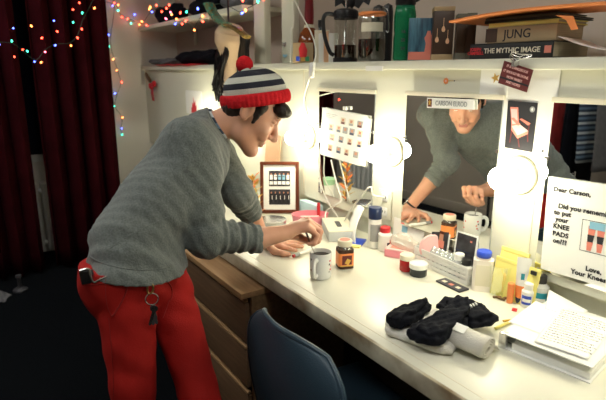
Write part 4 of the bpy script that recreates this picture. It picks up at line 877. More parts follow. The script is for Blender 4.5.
# ring binder and the sheets on it
bl, bf = on(498.5, 347), on(590, 384.5); d = (bf-bl); an = math.atan2(d.y, d.x); bw = d.length; n2 = Vector((-math.sin(an), math.cos(an), 0))
bd = .285; t = thing('ring_binder', 'white ring binder lying under the handwritten sheet', 'binder', bl+d/2+n2*bd/2, an); hh = .042
obj('cover', BX((0, 0, .0015), (bw, bd, .003), .001), M['white'], t); obj('cover', BX((0, 0, hh-.0015), (bw, bd, .003), .001), M['white'], t); obj('spine', BX((-bw/2+.0015, 0, hh/2), (.003, bd, hh), .001), M['white'], t)
obj('page_block', BX((.012, 0, .012), (bw-.034, bd-.02, .016), .001), M['paper'], t)
for y in (-.11, 0, .11): obj('ring', tube([(-bw/2+.014+.013*math.cos(a), y, .017+.013*math.sin(a)) for a in [2*PI*k/16 for k in range(17)]], .0018, 6, sub=1), M['steel'], t)
obj('metal_corner', BX((-bw/2+.008, -bd/2+.006, hh/2), (.02, .014, hh+.002), .003), M['steel'], t)
BZ = CZ+hh
def lying(nm, pts, z, m, lab, writing=0, curl=None):
    P = [onz(u, v, z) for u, v in pts]; c = sum(P, Vector())/4; Q = [p-c for p in P]
    def f(u, v):
        q = blend(Q, u, v); k = curl(u, v) if curl else 0; return q+Vector((0, 0, k))
    o = obj(nm, grid(f, 14, 14), M[m], None, 60); thick(o, .0006); o.location = (c.x, c.y, z+.0006); tag(o, lab, 'paper')
    if writing:
        bm = new(); rnd = random.Random(5)
        for r in range(writing):
            v = .08+.86*r/writing; u = .06+.02*rnd.random(); end = .94 if r % 5 else .7
            if r == 0: u, end = .06, .34
            while u < end:
                wl = rnd.uniform(.02, .075); pts_ = []
                n = max(3, int(wl/.008))
                for k in range(n+1): uu = u+wl*k/n; vv = v+rnd.uniform(-.012, .012); pts_.append(blend(Q, uu, vv)+Vector((0, 0, .0012+(curl(uu, vv) if curl else 0))))
                for a_, b_ in zip(pts_, pts_[1:]):
                    e = (b_-a_); s_ = Vector((-e.y, e.x, 0)).normalized()*.0008; bm.faces.new([bm.verts.new(x) for x in (a_-s_, b_-s_, b_+s_, a_+s_)])
                u += wl+.018
        obj('handwriting', bm, M['ink'], o, 0)
    return o
lying('loose_paper', [(536, 301), (562, 312), (540, 334), (508, 322)], BZ, 'paper', 'blank white sheet on the binder under the handwritten one')
lying('curled_paper', [(548, 296), (588, 311), (578, 318), (545, 309)], BZ+.001, 'paper', 'white sheet curling up against the wall behind the binder', 0, lambda u, v: .02*(1-v)**2*(1-u))
lying('handwritten_sheet', [(560, 307), (618, 322), (588, 360), (534, 342)], BZ+.0022, 'paper', 'white handwritten sheet lying on the ring binder', 15, lambda u, v: .0015*math.sin(3*u))
# ------------------------------------------------------------------ the man: surfaces grown from a distance field
def nv(p): return np.array([p[0], p[1], p[2]], dtype=np.float32)
class Field:
    def __init__(s, lo, hi, h):
        s.o = nv(lo); s.h = h; s.n = np.ceil((nv(hi)-s.o)/h).astype(int)+1; s.F = np.full(s.n, 1.0, np.float32)
    def win(s, lo, hi):
        a = np.clip(np.floor((lo-s.o)/s.h).astype(int), 0, s.n); b = np.clip(np.ceil((hi-s.o)/s.h).astype(int)+1, 0, s.n)
        sl = tuple(slice(a[i], b[i]) for i in range(3))
        ax = [s.o[i]+s.h*np.arange(a[i], b[i], dtype=np.float32) for i in range(3)]
        return sl, ax[0][:, None, None], ax[1][None, :, None], ax[2][None, None, :]
    def mix(s, sl, d, k, sub=False):
        f = s.F[sl]
        if sub:
            d = -d; hq = np.maximum(k-np.abs(f-d), 0)/max(k, 1e-6); s.F[sl] = np.maximum(f, d)+hq*hq*k*.25
        else:
            hq = np.maximum(k-np.abs(f-d), 0)/max(k, 1e-6); s.F[sl] = np.minimum(f, d)-hq*hq*k*.25
    def cone(s, a, b, ra, rb, k=.02, sq=None, sub=False, wr=None):
        a, b = nv(a), nv(b); m = max(ra, rb)*(1/min(1, sq[1]) if sq else 1)+k+3*s.h
        sl, X, Y, Z = s.win(np.minimum(a, b)-m, np.maximum(a, b)+m)
        X, Y, Z = X-a[0], Y-a[1], Z-a[2]; ab = b-a
        if sq:
            q = nv(sq[0]); q = q/np.linalg.norm(q); dp = (X*q[0]+Y*q[1]+Z*q[2])*(sq[1]-1); X, Y, Z = X+dp*q[0], Y+dp*q[1], Z+dp*q[2]
            ab = ab+q*(ab@q)*(sq[1]-1)
        L2 = float(ab@ab)+1e-9; t = np.clip((X*ab[0]+Y*ab[1]+Z*ab[2])/L2, 0, 1)
        d = np.sqrt((X-t*ab[0])**2+(Y-t*ab[1])**2+(Z-t*ab[2])**2)-(ra+(rb-ra)*t)
        if wr: d = d+wr(t, X, Y, Z)
        s.mix(sl, d.astype(np.float32), k, sub)
    def ell(s, c, r, R=None, k=.02, sub=False, wr=None):               # R: three local axes as rows
        c = nv(c); m = max(r)+k+3*s.h; sl, X, Y, Z = s.win(c-m, c+m); X, Y, Z = X-c[0], Y-c[1], Z-c[2]
        A = [nv(q) for q in R] if R is not None else [nv((1, 0, 0)), nv((0, 1, 0)), nv((0, 0, 1))]
        u = [(X*q[0]+Y*q[1]+Z*q[2])/r[i] for i, q in enumerate(A)]
        k0 = np.sqrt(u[0]**2+u[1]**2+u[2]**2)+1e-6; k1 = np.sqrt((u[0]/r[0])**2+(u[1]/r[1])**2+(u[2]/r[2])**2)+1e-6
        d = k0*(k0-1)/k1
        if wr: d = d+wr(X, Y, Z)
        s.mix(sl, d.astype(np.float32), k, sub)
    def chain(s, pts, rad, k=.015, **kw):
        for i in range(len(pts)-1): s.cone(pts[i], pts[i+1], rad[i], rad[i+1], k, **kw)
    def cut(s, p, n, lo=None, hi=None):                                # keep the side the normal points away from
        p, n = nv(p), nv(n)/np.linalg.norm(nv(n)); sl, X, Y, Z = s.win(nv(lo) if lo is not None else s.o, nv(hi) if hi is not None else s.o+s.n*s.h)
        s.F[sl] = np.maximum(s.F[sl], (X-p[0])*n[0]+(Y-p[1])*n[1]+(Z-p[2])*n[2])
    def warp(s, fn, band=.03):
        I = np.nonzero(np.abs(s.F) < band); P = s.o+s.h*np.stack(I, 1).astype(np.float32); s.F[I] += fn(P).astype(np.float32)
    def mesh(s, name, origin):
        F = s.F; neg = F < 0; n = F.shape
        cnt = np.zeros(tuple(x-1 for x in n), np.uint8); off = [(i, j, k) for i in (0, 1) for j in (0, 1) for k in (0, 1)]
        for i, j, k in off: cnt += neg[i:n[0]-1+i, j:n[1]-1+j, k:n[2]-1+k]
        I = np.stack(np.nonzero((cnt > 0) & (cnt < 8)), 1); ids = np.full(cnt.shape, -1, np.int32); ids[tuple(I.T)] = np.arange(len(I))
        acc = np.zeros((len(I), 3), np.float32); w = np.zeros(len(I), np.float32)
        for c0 in off:
            for ax in range(3):
                if c0[ax]: continue
                c1 = list(c0); c1[ax] = 1
                f0 = F[I[:, 0]+c0[0], I[:, 1]+c0[1], I[:, 2]+c0[2]]; f1 = F[I[:, 0]+c1[0], I[:, 1]+c1[1], I[:, 2]+c1[2]]
                m = (f0 < 0) != (f1 < 0); t = np.where(m, f0/np.where(m, f0-f1, 1), 0); p = np.tile(np.array(c0, np.float32), (len(I), 1)); p[:, ax] += t
                acc[m] += p[m]; w[m] += 1
        V = s.o+s.h*(I+acc/w[:, None])-nv(origin); Q = []
        for ax in range(3):
            a1, a2 = (ax+1) % 3, (ax+2) % 3; sl0 = [slice(None)]*3; sl1 = [slice(None)]*3; sl0[ax] = slice(0, n[ax]-1); sl1[ax] = slice(1, n[ax])
            E = np.stack(np.nonzero(neg[tuple(sl0)] != neg[tuple(sl1)]), 1); E = E[(E[:, a1] > 0) & (E[:, a2] > 0) & (E[:, a1] < n[a1]-1) & (E[:, a2] < n[a2]-1)]
            def cid(d1, d2): q = E.copy(); q[:, a1] += d1; q[:, a2] += d2; return ids[tuple(q.T)]
            q = np.stack([cid(-1, -1), cid(0, -1), cid(0, 0), cid(-1, 0)], 1); fl = neg[tuple(E.T)]; q[~fl] = q[~fl][:, ::-1]; Q.append(q)
        Q = np.concatenate(Q); Q = Q[(Q >= 0).all(1)]
        me = bpy.data.meshes.new(name); me.vertices.add(len(V)); me.vertices.foreach_set('co', V.astype(np.float32).ravel())
        me.loops.add(Q.size); me.loops.foreach_set('vertex_index', Q.ravel().astype(np.int32)); me.polygons.add(len(Q)); me.polygons.foreach_set('loop_start', np.arange(0, Q.size, 4, dtype=np.int32)); me.polygons.foreach_set('loop_total', np.full(len(Q), 4, np.int32))
        me.polygons.foreach_set('use_smooth', np.ones(len(Q), bool)); me.update(calc_edges=True); me.validate(); return me

def J(u, v, d): return ond(u, v, d)
# joints measured in the photograph
PEL = J(134, 268, 1.50); HR, HL = J(126, 292, 1.43), J(167, 287, 1.545)
KR, KL = J(136, 425, 1.45), J(208, 422, 1.50)
AR, AL = Vector((KR.x-.05, KR.y+.03, .085)), Vector((KL.x-.02, KL.y-.02, .085))
SR, SL = J(189, 142, 1.56), J(207, 130, 1.88)
ER, EL = J(206, 236, 1.575), J(238, 194, 1.84)
WR, WL = J(287, 232.5, 1.70), onz(263, 240, .790)
CR, CL = J(257, 238.5, 1.655), J(251, 213, 1.925)                    # cuffs
FACE = Vector((.87, -.49, 0)).normalized(); SIDE = Vector((-FACE.y, FACE.x, 0))   # SIDE: his left
PF = Vector((.66, -.75, 0)).normalized(); PS = Vector((-PF.y, PF.x, 0))
nd = (FACE*.86+Vector((0, 0, 1))*.5).normalized(); NC = J(217, 125, 1.70); NECK = J(212, 123, 1.70); CHEST = J(191, 162, 1.665); MID = J(160, 202, 1.59); WAIST = J(137, 239, 1.53)
hp = math.radians(33)
HF = FACE*math.cos(hp)-Vector((0, 0, 1))*math.sin(hp); HU = FACE*math.sin(hp)+Vector((0, 0, 1))*math.cos(hp); HS = HU.cross(HF).normalized()
HC = J(250.5, 110.5, 1.70)
def H(f, s, u): return HC+HF*f+HS*s+HU*u
HR3 = [HF, HS, HU]
ROOT = Vector((PEL.x, PEL.y, 0))
man = thing('person', 'man in striped bobble hat, grey sweater and red trousers stirring a mug', 'person', ROOT)

def fingers(B, palm, lst, k=.006):
    for pts, r in lst: B.chain(pts, r, k)
B = Field((-1.32, 1.02, -.0), (-.22, 2.02, 1.50), .0031)
# trunk and legs (under the clothes)
for a, b, ra, rb in ((NECK-FACE*.03-Vector((0, 0, .04)), CHEST, .045, .095), (CHEST, MID, .105, .10), (MID, WAIST, .10, .095), (WAIST, PEL, .095, .10)): B.cone(a, b, ra, rb, .03, sq=(SIDE, .68))
for a, b, c in ((HR, KR, AR), (HL, KL, AL)):
    B.chain([a, b, c], [.062, .046, .034], .03); B.cone(c, c+Vector((PF.x*.13, PF.y*.13, -.045)), .032, .022, .02)
# arms
B.chain([SR, ER], [.048, .040], .02); B.chain([ER, CR, WR], [.040, .0365, .0255], .012); B.chain([SL, EL], [.048, .040], .02); B.chain([EL, CL, WL], [.040, .036, .0265], .012)
# head and neck
B.cone(NC-nd*.05, H(-.030, 0, -.050), .054, .050, .03)
B.ell(H(-.008, 0, .032), (.095, .077, .085), HR3, .02)
B.ell(H(.028, 0, -.025), (.068, .064, .085), HR3, .03)
B.cone(H(.018, .030, -.078), H(.066, .012, -.112), .032, .021, .025); B.cone(H(.018, -.030, -.078), H(.066, -.012, -.112), .032, .021, .025)   # jaw
B.ell(H(.074, 0, -.113), (.017, .021, .014), HR3, .015)                                    # chin
B.cone(H(.087, .036, .030), H(.087, -.036, .030), .012, .012, .018)                         # brow
for s in (-1, 1):
    B.ell(H(.066, s*.043, -.030), (.022, .020, .018), HR3, .02)                             # cheek
    B.ell(H(.092, s*.030, .009), (.013, .019, .011), HR3, .008, sub=True)                   # eye hollow
    B.ell(H(.0785, s*.031, .0135), (.0150, .0175, .0095), HR3, .003); B.ell(H(.077, s*.031, .000), (.0125, .016, .0070), HR3, .003)                            # lids
    B.ell(H(.098, s*.013, -.042), (.010, .009, .008), HR3, .007)                            # nostril wing
B.cone(H(.092, 0, .008), H(.118, 0, -.036), .009, .0115, .010); B.ell(H(.114, 0, -.041), (.011, .011, .009), HR3, .008)
B.ell(H(.085, 0, -.068), (.014, .024, .014), HR3, .012)
B.cone(H(.093, .016, -.067), H(.093, -.016, -.067), .0048, .0048, .005); B.cone(H(.091, .015, -.080), H(.091, -.015, -.080), .0055, .0055, .005)
[B.cone(H(.103, 0, -.0745), H(.096, s*.023, -.069), .0036, .003, .003, sub=True) for s in (-1, 1)]         # mouth line
for s in (-1, 1):
    B.cone(H(.097, s*.024, -.043), H(.085, s*.036, -.073), .0026, .0022, .005, sub=True)     # smile crease
    B.ell(H(.080, s*.040, -.052), (.014, .012, .013), HR3, .012)
for s in (-1, 1):                                                                          # ears
    E0 = H(-.012, s*.078, .003); eR = [(HF+HS*s*.35).normalized(), HS, HU]
    B.ell(E0, (.019, .009, .033), eR, .006); B.ell(E0+HS*s*.010+HF*.001, (.011, .007, .022), eR, .004, sub=True); B.ell(E0-HU*.027+HF*.004, (.010, .007, .010), eR, .004)
# right hand round the spoon: fingers come forward, drop and curl back to the pinch
SP = J(311, 239, 1.712)
kn = [J(303, 221, 1.765), J(307.5, 220.5, 1.742), J(309, 223, 1.718), J(307.5, 227, 1.697)]
p1 = [J(314.5, 228.5, 1.765), J(319.5, 228, 1.745), J(320.5, 231.5, 1.720), J(317, 235.5, 1.698)]
p2 = [J(314, 238, 1.742), J(319, 238.5, 1.730), J(318, 241, 1.712), J(314, 243, 1.698)]
p3 = [J(311.5, 242.5, 1.724), J(314, 244, 1.718), J(312.5, 244.5, 1.706), J(309, 244, 1.698)]
for i in range(4):
    r = (.0095, .0098, .0095, .0085)[i]
    B.cone(WR+(kn[i]-WR)*.12, kn[i], .015, r*1.22, .014); B.chain([kn[i], p1[i], p2[i], p3[i]], [r*1.18, r, r*.93, r*.8], .0045)
B.ell((WR+kn[1]+kn[2])/3+Vector((0, 0, -.006)), (.030, .034, .016), [(kn[1]-WR).normalized(), Vector((.5, .86, 0)), Vector((0, 0, 1))], .012)
B.chain([J(290, 235, 1.735), J(300, 237.5, 1.757), J(307, 240.5, 1.742), J(310.5, 243.5, 1.727)], [.015, .0125, .0105, .0085], .008)
# left hand flat on the counter
zt = .7695
lk = [onz(282, 241.2, .782), onz(284.5, 242.8, .783), onz(285, 245.0, .782), onz(283, 247.4, .780)]
l1 = [onz(292, 240.2, .778), onz(295.5, 242.2, .779), onz(295.5, 245.6, .777), onz(291, 249.2, .775)]
l2 = [onz(299, 240.0, .770), onz(303.5, 242.3, .770), onz(302, 246.6, .770), onz(296.0, 250.6, .770)]
for i in range(4):
    r = (.0095, .0098, .0095, .0085)[i]
    B.cone(WL+(lk[i]-WL)*.15, lk[i], .0155, r*1.2, .014); B.chain([lk[i], l1[i], l2[i]], [r*1.15, r*.98, r*.82], .0045)
B.ell((WL+lk[1]+lk[2])/3+Vector((0, 0, -.001)), (.040, .036, .014), [(lk[1]-WL).normalized(), (lk[0]-lk[3]).normalized(), Vector((0, 0, 1))], .012)
B.chain([onz(266, 243.5, .786), onz(274, 251, .776), onz(283, 254.0, .771), onz(289, 254.5, .770)], [.016, .013, .0108, .0088], .010)
me = B.mesh('body', ROOT)
body = link('body', me, [M['skin'], M['lips']], man); del B
co = np.empty(len(me.polygons)*3, np.float32); me.polygons.foreach_get('center', co); co = co.reshape(-1, 3)+nv(ROOT)
q = co-nv(HC); lf, ls, lu = q@nv(HF), q@nv(HS), q@nv(HU)
mi = ((lf > .082) & (np.abs(ls) < .021*(1-np.abs(lu+.0735)/.05)) & (lu > -.086) & (lu < -.0625)).astype(np.int32); me.polygons.foreach_set('material_index', mi)
def loc(o, p=None): o.location = (Vector(p) if p is not None else Vector())-ROOT; return o
for s in (-1, 1):
    c = H(.0765, s*.031, .006); bm = new(); bmesh.ops.create_uvsphere(bm, u_segments=20, v_segments=14, radius=.0128)
    e = obj('eye', bm, M['eyewhite'], man); loc(e, c)
    bm = new(); bmesh.ops.create_uvsphere(bm, u_segments=16, v_segments=10, radius=.0058, matrix=Matrix.Translation((HF*.85-HU*.5).normalized()*.0078)); obj('iris', bm, M['iris'], e)
    loc(obj('eyebrow', tube([H(.0955, s*.014, .030), H(.097, s*.030, .0365), H(.086, s*.050, .030)], lambda t: .0045*(1-.5*abs(2*t-1)), 8, flat=.6), M['hair'], man), (0, 0, 0))
# hair under the hat
tz = math.radians(39); g2 = FACE
HaU = (HU*math.cos(tz)+(-HF)*math.sin(tz)); HaF = (HF*math.cos(tz)+HU*math.sin(tz)); HaS = HaU.cross(HaF)
HO = J(255.5, 98.5, 1.70)
Hh = Field(nv(HC)-.17, nv(HC)+.17, .003)
Hh.ell(H(-.012, 0, .028), (.095, .080, .084), HR3, .01); Hh.cut(H(.01, 0, -.004), (-HU*.75+HF*.66).normalized()); 
Hh.ell(H(-.052, 0, -.022), (.038, .058, .044), HR3, .02)
for s in (-1, 1): Hh.cone(H(.028, s*.074, .035), H(.024, s*.071, -.022), .012, .006, .01)
Hh.cone(H(.080, .045, .058), H(.086, -.045, .058), .024, .024, .02); Hh.ell(H(.103, -.01, .060), (.018, .05, .014), HR3, .015)
Hh.warp(lambda P: .0012*np.sin(P[:, 0]*330+P[:, 2]*160)*np.sin(P[:, 1]*280+P[:, 2]*120))
for s in (-1, 1): Hh.ell(H(-.010, s*.088, .005), (.024, .016, .036), HR3, .004, sub=True)
Hh.cut(HO+HaU*.004, HaU)
hair = link('hair', Hh.mesh('hair', ROOT), M['hair'], man)
# hat: crown, ribbed brim, bobble; its own tilt
hm = Matrix(((HaF.x, HaS.x, HaU.x, HO.x-ROOT.x), (HaF.y, HaS.y, HaU.y, HO.y-ROOT.y), (HaF.z, HaS.z, HaU.z, HO.z), (0, 0, 0, 1)))
knit = stripes('striped_knit', [(.013, .015, .028), (.56, .56, .49)], 2, 1/.037, .9, .8)
def crown(u, v):
    a = 2*PI*u; z = .012+.084*v; k = (1-max(0, v-.28)**2.0*1.05)**.5 if v < .999 else 0
    k = math.sqrt(max(0, 1-max(0, (v-.10)/.9)**2.6)); w = 1+.018*math.sin(7*a+5*v)+.012*math.sin(13*a)
    return (.103*k*w*math.cos(a)+.002-.010*v, .094*k*w*math.sin(a), z+.006*math.sin(3*a+1)*v)
hat = obj('hat', grid(crown, 64, 22), knit, man, 180); hat.matrix_local = hm
def brim(u, v):
    a = 2*PI*u; b = 2*PI*v; rib = 1+.020*math.cos(46*a); r = .0085
    return ((.108*rib+r*math.cos(b))*math.cos(a), (.097*rib+r*math.cos(b))*math.sin(a), .0+.021*math.sin(b))
obj('brim', grid(brim, 184, 14), M['redknit'], hat, 180)
bm = new(); bmesh.ops.create_icosphere(bm, subdivisions=5, radius=.0275)
for v in bm.verts: n = v.co.normalized(); v.co = v.co*(1+.05*math.sin(n.x*31)*math.sin(n.y*29)*math.sin(n.z*33+1)+random.uniform(-.035, .035))
pm = obj('pompom', bm, M['redknit'], hat, 180); pm.location = hm.inverted() @ (J(244.5, 64.5, 1.68)-ROOT)

# sweater
S = Field((-1.32, 1.10, .72), (-.34, 2.10, 1.48), .0042)
def wri(f, a, ph=0, pw=1): return lambda t, X, Y, Z: a*(np.sin(f*t+ph+9*X+7*Z)*.6+np.sin(f*1.7*t+2*ph+23*Y+11*Z)*.4)*np.minimum(1, (t**pw)*1.3)
S.cone(NECK-FACE*.005-Vector((0, 0, .030)), CHEST, .070, .116, .03, sq=(SIDE, .66)); S.cone(CHEST, MID, .117, .119, .03, sq=(SIDE, .68)); S.cone(MID, WAIST, .119, .118, .03, sq=(SIDE, .70)); S.cone(WAIST, PEL+Vector((0, 0, .005))+PF*.012-Vector((0, 0, .03)), .118, .130, .03, sq=((SIDE+PS)/2, .74))
for a, b in ((SR, NECK), (SL, NECK)): S.cone(a, b-FACE*.0-Vector((0, 0, .045)), .072, .052, .04)
S.cone(PEL+PF*.012-Vector((0, 0, .02)), PEL+PF*.012-Vector((0, 0, .11)), .129, .126, .02, sq=((SIDE+PS)/2, .74))
S.cone(SR-(SR-CHEST)*.12, ER, .078, .064, .03, wr=wri(24, .0045, 1)); S.cone(ER, CR, .063, .040, .014, wr=wri(30, .0055, 2, .3))
S.cone(SL-(SL-CHEST)*.12, EL, .074, .058, .03, wr=wri(22, .004, 3)); S.cone(EL, CL, .057, .042, .014, wr=wri(28, .005, 4, .3))
S.cone(CR, CR+(WR-CR).normalized()*.03, .0435, .041, .006); S.cone(CL, CL+(WL-CL).normalized()*.03, .046, .043, .006)
ra = (WR-ER).normalized(); la = (WL-EL).normalized()
S.cut(CR+ra*.006, ra, nv(CR)-.075, nv(CR)+.075); S.cut(CL+la*.006, la, nv(CL)-.075, nv(CL)+.075)
# neck opening
nd = (FACE*.86+Vector((0, 0, 1))*.5).normalized(); NC = J(217, 125, 1.70)
S.cone(NECK-Vector((0, 0, .03))-FACE*.02, NC, .075, .064, .02)
S.cut(NC, nd, nv(NC)-.12, nv(NC)+.12)
S.cone(NC-nd*.02, NC+nd*.12, .056, .066, .006, sub=True)
# hem
tdir = (PEL-WAIST).normalized(); hA, hB, hem = J(86, 259, 1.5), J(172, 276, 1.47), J(135, 281, 1.385); hn = (hA-hem).cross(hB-hem).normalized(); hn = hn if hn.z < 0 else -hn
def folds(P):
    r = (P-nv(PEL)); t = r@nv(-tdir)
    return .0035*np.sin(t*80+22*(r@nv(PS)))*np.exp(-(t/.09)**2)+.0032*np.sin(P[:, 0]*33-P[:, 2]*24+9*P[:, 1])*np.sin(P[:, 1]*25+P[:, 2]*31)+.0015*np.sin(P[:, 0]*140+P[:, 2]*90)*np.sin(P[:, 1]*110)
S.warp(folds)
S.cut(hem, hn)
sw = link('sweater', S.mesh('sweater', ROOT), M['sweater'], man); del S
def at_root(P): return [Vector(p)-ROOT for p in P]
# sleeve cuffs, collar band, side seam
def ring_at(c, n, r, m, nm, par, tr, sq=1, x=None):
    n = Vector(n).normalized(); x = (x or n.orthogonal()).normalized(); x = (x-n*x.dot(n)).normalized(); y = n.cross(x)
    return obj(nm, tube([c-ROOT+x*r*math.cos(a)+y*r*sq*math.sin(a) for a in [2*PI*k/40 for k in range(41)]], tr, 8, sub=1), M[m], par, 180)
ring_at(NC-nd*.002, nd, .060, 'sweater', 'collar', sw, .0075)
ring_at(NC+nd*.007, nd, .054, 'plaid', 'shirt_collar', man, .0045)
# trousers
T = Field((-1.36, 1.02, .04), (-.72, 1.82, 1.04), .0045)
T.ell(PEL+PF*.01-Vector((0, 0, .015)), (.118, .155, .13), [PF, PS, Vector((0, 0, 1))], .03)
T.cone(PEL+PS*.05-Vector((0, 0, -.02)), PEL-PS*.05-Vector((0, 0, -.02)), .115, .115, .03)
T.ell(HR-PF*.035+Vector((0, 0, .01)), (.080, .078, .10), [PF, PS, Vector((0, 0, 1))], .05); T.ell(HL-PF*.04+Vector((0, 0, .02)), (.075, .075, .09), [PF, PS, Vector((0, 0, 1))], .05)
for h, k_, a_, rr in ((HR, KR, AR, (.083, .054, .046)), (HL, KL, AL, (.074, .054, .046))):
    T.cone(h, k_, rr[0], rr[1], .008, wr=wri(17, .0022, rr[0]*90)); T.cone(k_, a_, rr[1], rr[2], .02, wr=wri(34, .005, 2))
    T.cut(a_+Vector((0, 0, -.005)), (0, 0, -1), nv(a_)-.12, nv(a_)+.12)
T.cut(PEL+Vector((0, 0, .045)), (0, 0, 1))
def creases(P):
    d1 = P-nv((HR+HL)/2); f = d1@nv(PF); s_ = d1@nv(PS); z = d1[:, 2]
    return .0028*np.sin(75*z+60*s_)*np.exp(-((z+.05)/.11)**2)*np.clip(f*14, 0, 1)+.002*np.sin(P[:, 2]*60+P[:, 0]*40)*np.sin(P[:, 1]*50)
T.warp(creases)
tr = link('trousers', T.mesh('trousers', ROOT), M['trousers'], man)
# seams laid on the trousers by looking for the surface along the sight line
from mathutils.bvhtree import BVHTree
def bvh(o): return BVHTree.FromPolygons([v.co+ROOT for v in o.data.vertices], [p.vertices for p in o.data.polygons])
bt, bs_ = bvh(tr), bvh(sw)
def hit(b, u, v, lift=.001):
    d = ray(u, v).normalized(); p, n, *_ = b.ray_cast(CAM, d)
    return (p+n*lift) if p is not None else None
def seam(nm, pts, par, b, r, m, sub=5):
    P = [hit(b, u, v) for u, v in [(q.x, q.y) for q in catmull([(a, c, 0) for a, c in pts], sub)]]; P = [p-ROOT for p in P if p is not None]
    return obj(nm, tube(P, r, 6, sub=1), M[m], par) if len(P) > 2 else None
seam('pocket_seam', [(129, 281), (126, 292), (121, 303), (115, 313), (112, 316)], tr, bt, .0022, 'seam'); seam('pocket_seam', [(106, 279), (106, 296), (108, 308), (112, 316)], tr, bt, .0010, 'seam')
seam('back_pocket_seam', [(82, 284), (92, 285), (105, 283)], tr, bt, .0012, 'seam'); seam('fly_seam', [(166, 280), (171, 287), (172, 297), (169, 301)], tr, bt, .0018, 'seam'); seam('side_seam', [(109, 318), (111, 340), (113, 365), (114, 398)], tr, bt, .0010, 'seam'); seam('crotch_seam', [(169, 300), (166, 310), (163, 318)], tr, bt, .0012, 'seam')
seam('sleeve_seam', [(176, 114), (171, 130), (168, 150), (172, 170), (180, 185)], sw, bs_, .0010, 'sweater'); seam('side_seam', [(172, 215), (150, 225), (125, 238), (108, 250)], sw, bs_, .0010, 'sweater')
seam('hem_band', [(88, 255), (100, 262), (120, 268), (140, 270), (160, 269), (171, 266)], sw, bs_, .0013, 'sweater')
# shoes
for a in (AR, AL):
    Fs = Field(nv(a)-.32, nv(a)+nv((.32, .32, .10)), .006); c = Vector((a.x, a.y, .0))
    Fs.cone(c-PF*.045+Vector((0, 0, .048)), c+PF*.06+Vector((0, 0, .048)), .044, .042, .02); Fs.cone(c+PF*.06+Vector((0, 0, .042)), c+PF*.16+Vector((0, 0, .034)), .040, .032, .02, sq=(PS, .85)); Fs.cone(c+Vector((0, 0, .06)), c+Vector((0, 0, .11)), .046, .042, .02); Fs.cut((0, 0, .006), (0, 0, -1))
    link('shoe', Fs.mesh('shoe', ROOT), M['shoe'], man)
# wristwatch on the left wrist
wd = (WL-CL).normalized(); wc = WL-wd*.025
w = ring_at(wc, wd, .0305, 'black', 'wristwatch', man, .0048); 
nrm = (Vector((0, 0, 1))-wd*wd.z).normalized()
o = obj('watch_face', lathe([(0, -.002), (.017, -.002), (.018, .002), (.016, .006), (0, .006)], 22), M['steel'], w); o.matrix_local = basis(wc-ROOT+nrm*.031, wd, nrm.cross(wd))
# keys on a clip at the waistband, phone with a metal hook in the back pocket
kp = hit(bt, 149, 288, .006); kt = thing('key_ring', 'bunch of keys on a brass clip hanging from the red trousers', 'keys', kp, toward_cam(kp))
obj('clip', tube([(0, -.004, .022), (.007, -.006, .012), (.006, -.006, -.006), (-.004, -.006, -.012), (-.008, -.006, .0), (-.004, -.004, .016)], .0028, 8), M['brass'], kt)
obj('ring', tube([(.002+.0165*math.cos(a), -.006, -.028+.0165*math.sin(a)) for a in [2*PI*k/24 for k in range(25)]], .0018, 6, sub=1), M['steel'], kt)
for k, (a, m) in enumerate(((-.12, 'dark'), (.10, 'dark'), (.32, 'steel'))):
    bm = prism(rounded(.018, .018, .008), -.0012, .0012); prism([(-.004, -.008), (-.004, -.046), (.0, -.050), (.004, -.046), (.003, -.036), (.005, -.030), (.004, -.008)], -.001, .001, bm)
    o = obj('key', bm, M[m], kt); o.matrix_local = Matrix.Translation((.003+.003*k, -.007-.003*k, -.046)) @ Matrix.Rotation(a, 4, 'Y') @ Matrix.Rotation(PI/2, 4, 'X') @ Matrix.Translation((0, -.008, 0))
pp = hit(bt, 88, 279, .002) or J(86, 279, 1.5)
pt = thing('pocket_phone', 'black phone with a bent metal hook in the back pocket', 'phone', pp, toward_cam(pp)-.3)
obj('body', BX((0, 0, .006), (.034, .012, .036), .003, (0, -.1, 0)), M['black'], pt)
obj('metal_hook', tube([(-.014, -.008, .026), (.008, -.008, .030), (.012, -.008, .012), (.018, -.008, -.006), (.032, -.010, .000), (.055, -.012, .010)], .0035, 8), M['steel'], pt)
# spoon in the mug
s0, s1 = J(309.2, 240.5, 1.716), on(318, 272)+Vector((0, 0, .030)); d = (s1-s0)
mg = bpy.data.objects['coffee_mug'].location; s1 = Vector((mg.x-.008, mg.y+.004, CZ+.05)); d = s1-s0
spn = thing('teaspoon', 'steel teaspoon held upright in the mug by the right hand', 'spoon', s0)
obj('handle', tube([-d*.32, d*.2, d*.75], .0024, 8), M['steel'], spn); obj('handle_end', tube([-d*.36, -d*.16], .0055, 10, sub=1, flat=.5), M['dark'], spn)
bm = new(); bmesh.ops.create_uvsphere(bm, u_segments=16, v_segments=10, radius=1, matrix=Matrix.Translation(d*.9) @ d.to_track_quat('Z', 'Y').to_matrix().to_4x4() @ Matrix.Diagonal((.011, .004, .019, 1))); obj('bowl', bm, M['steel'], spn)

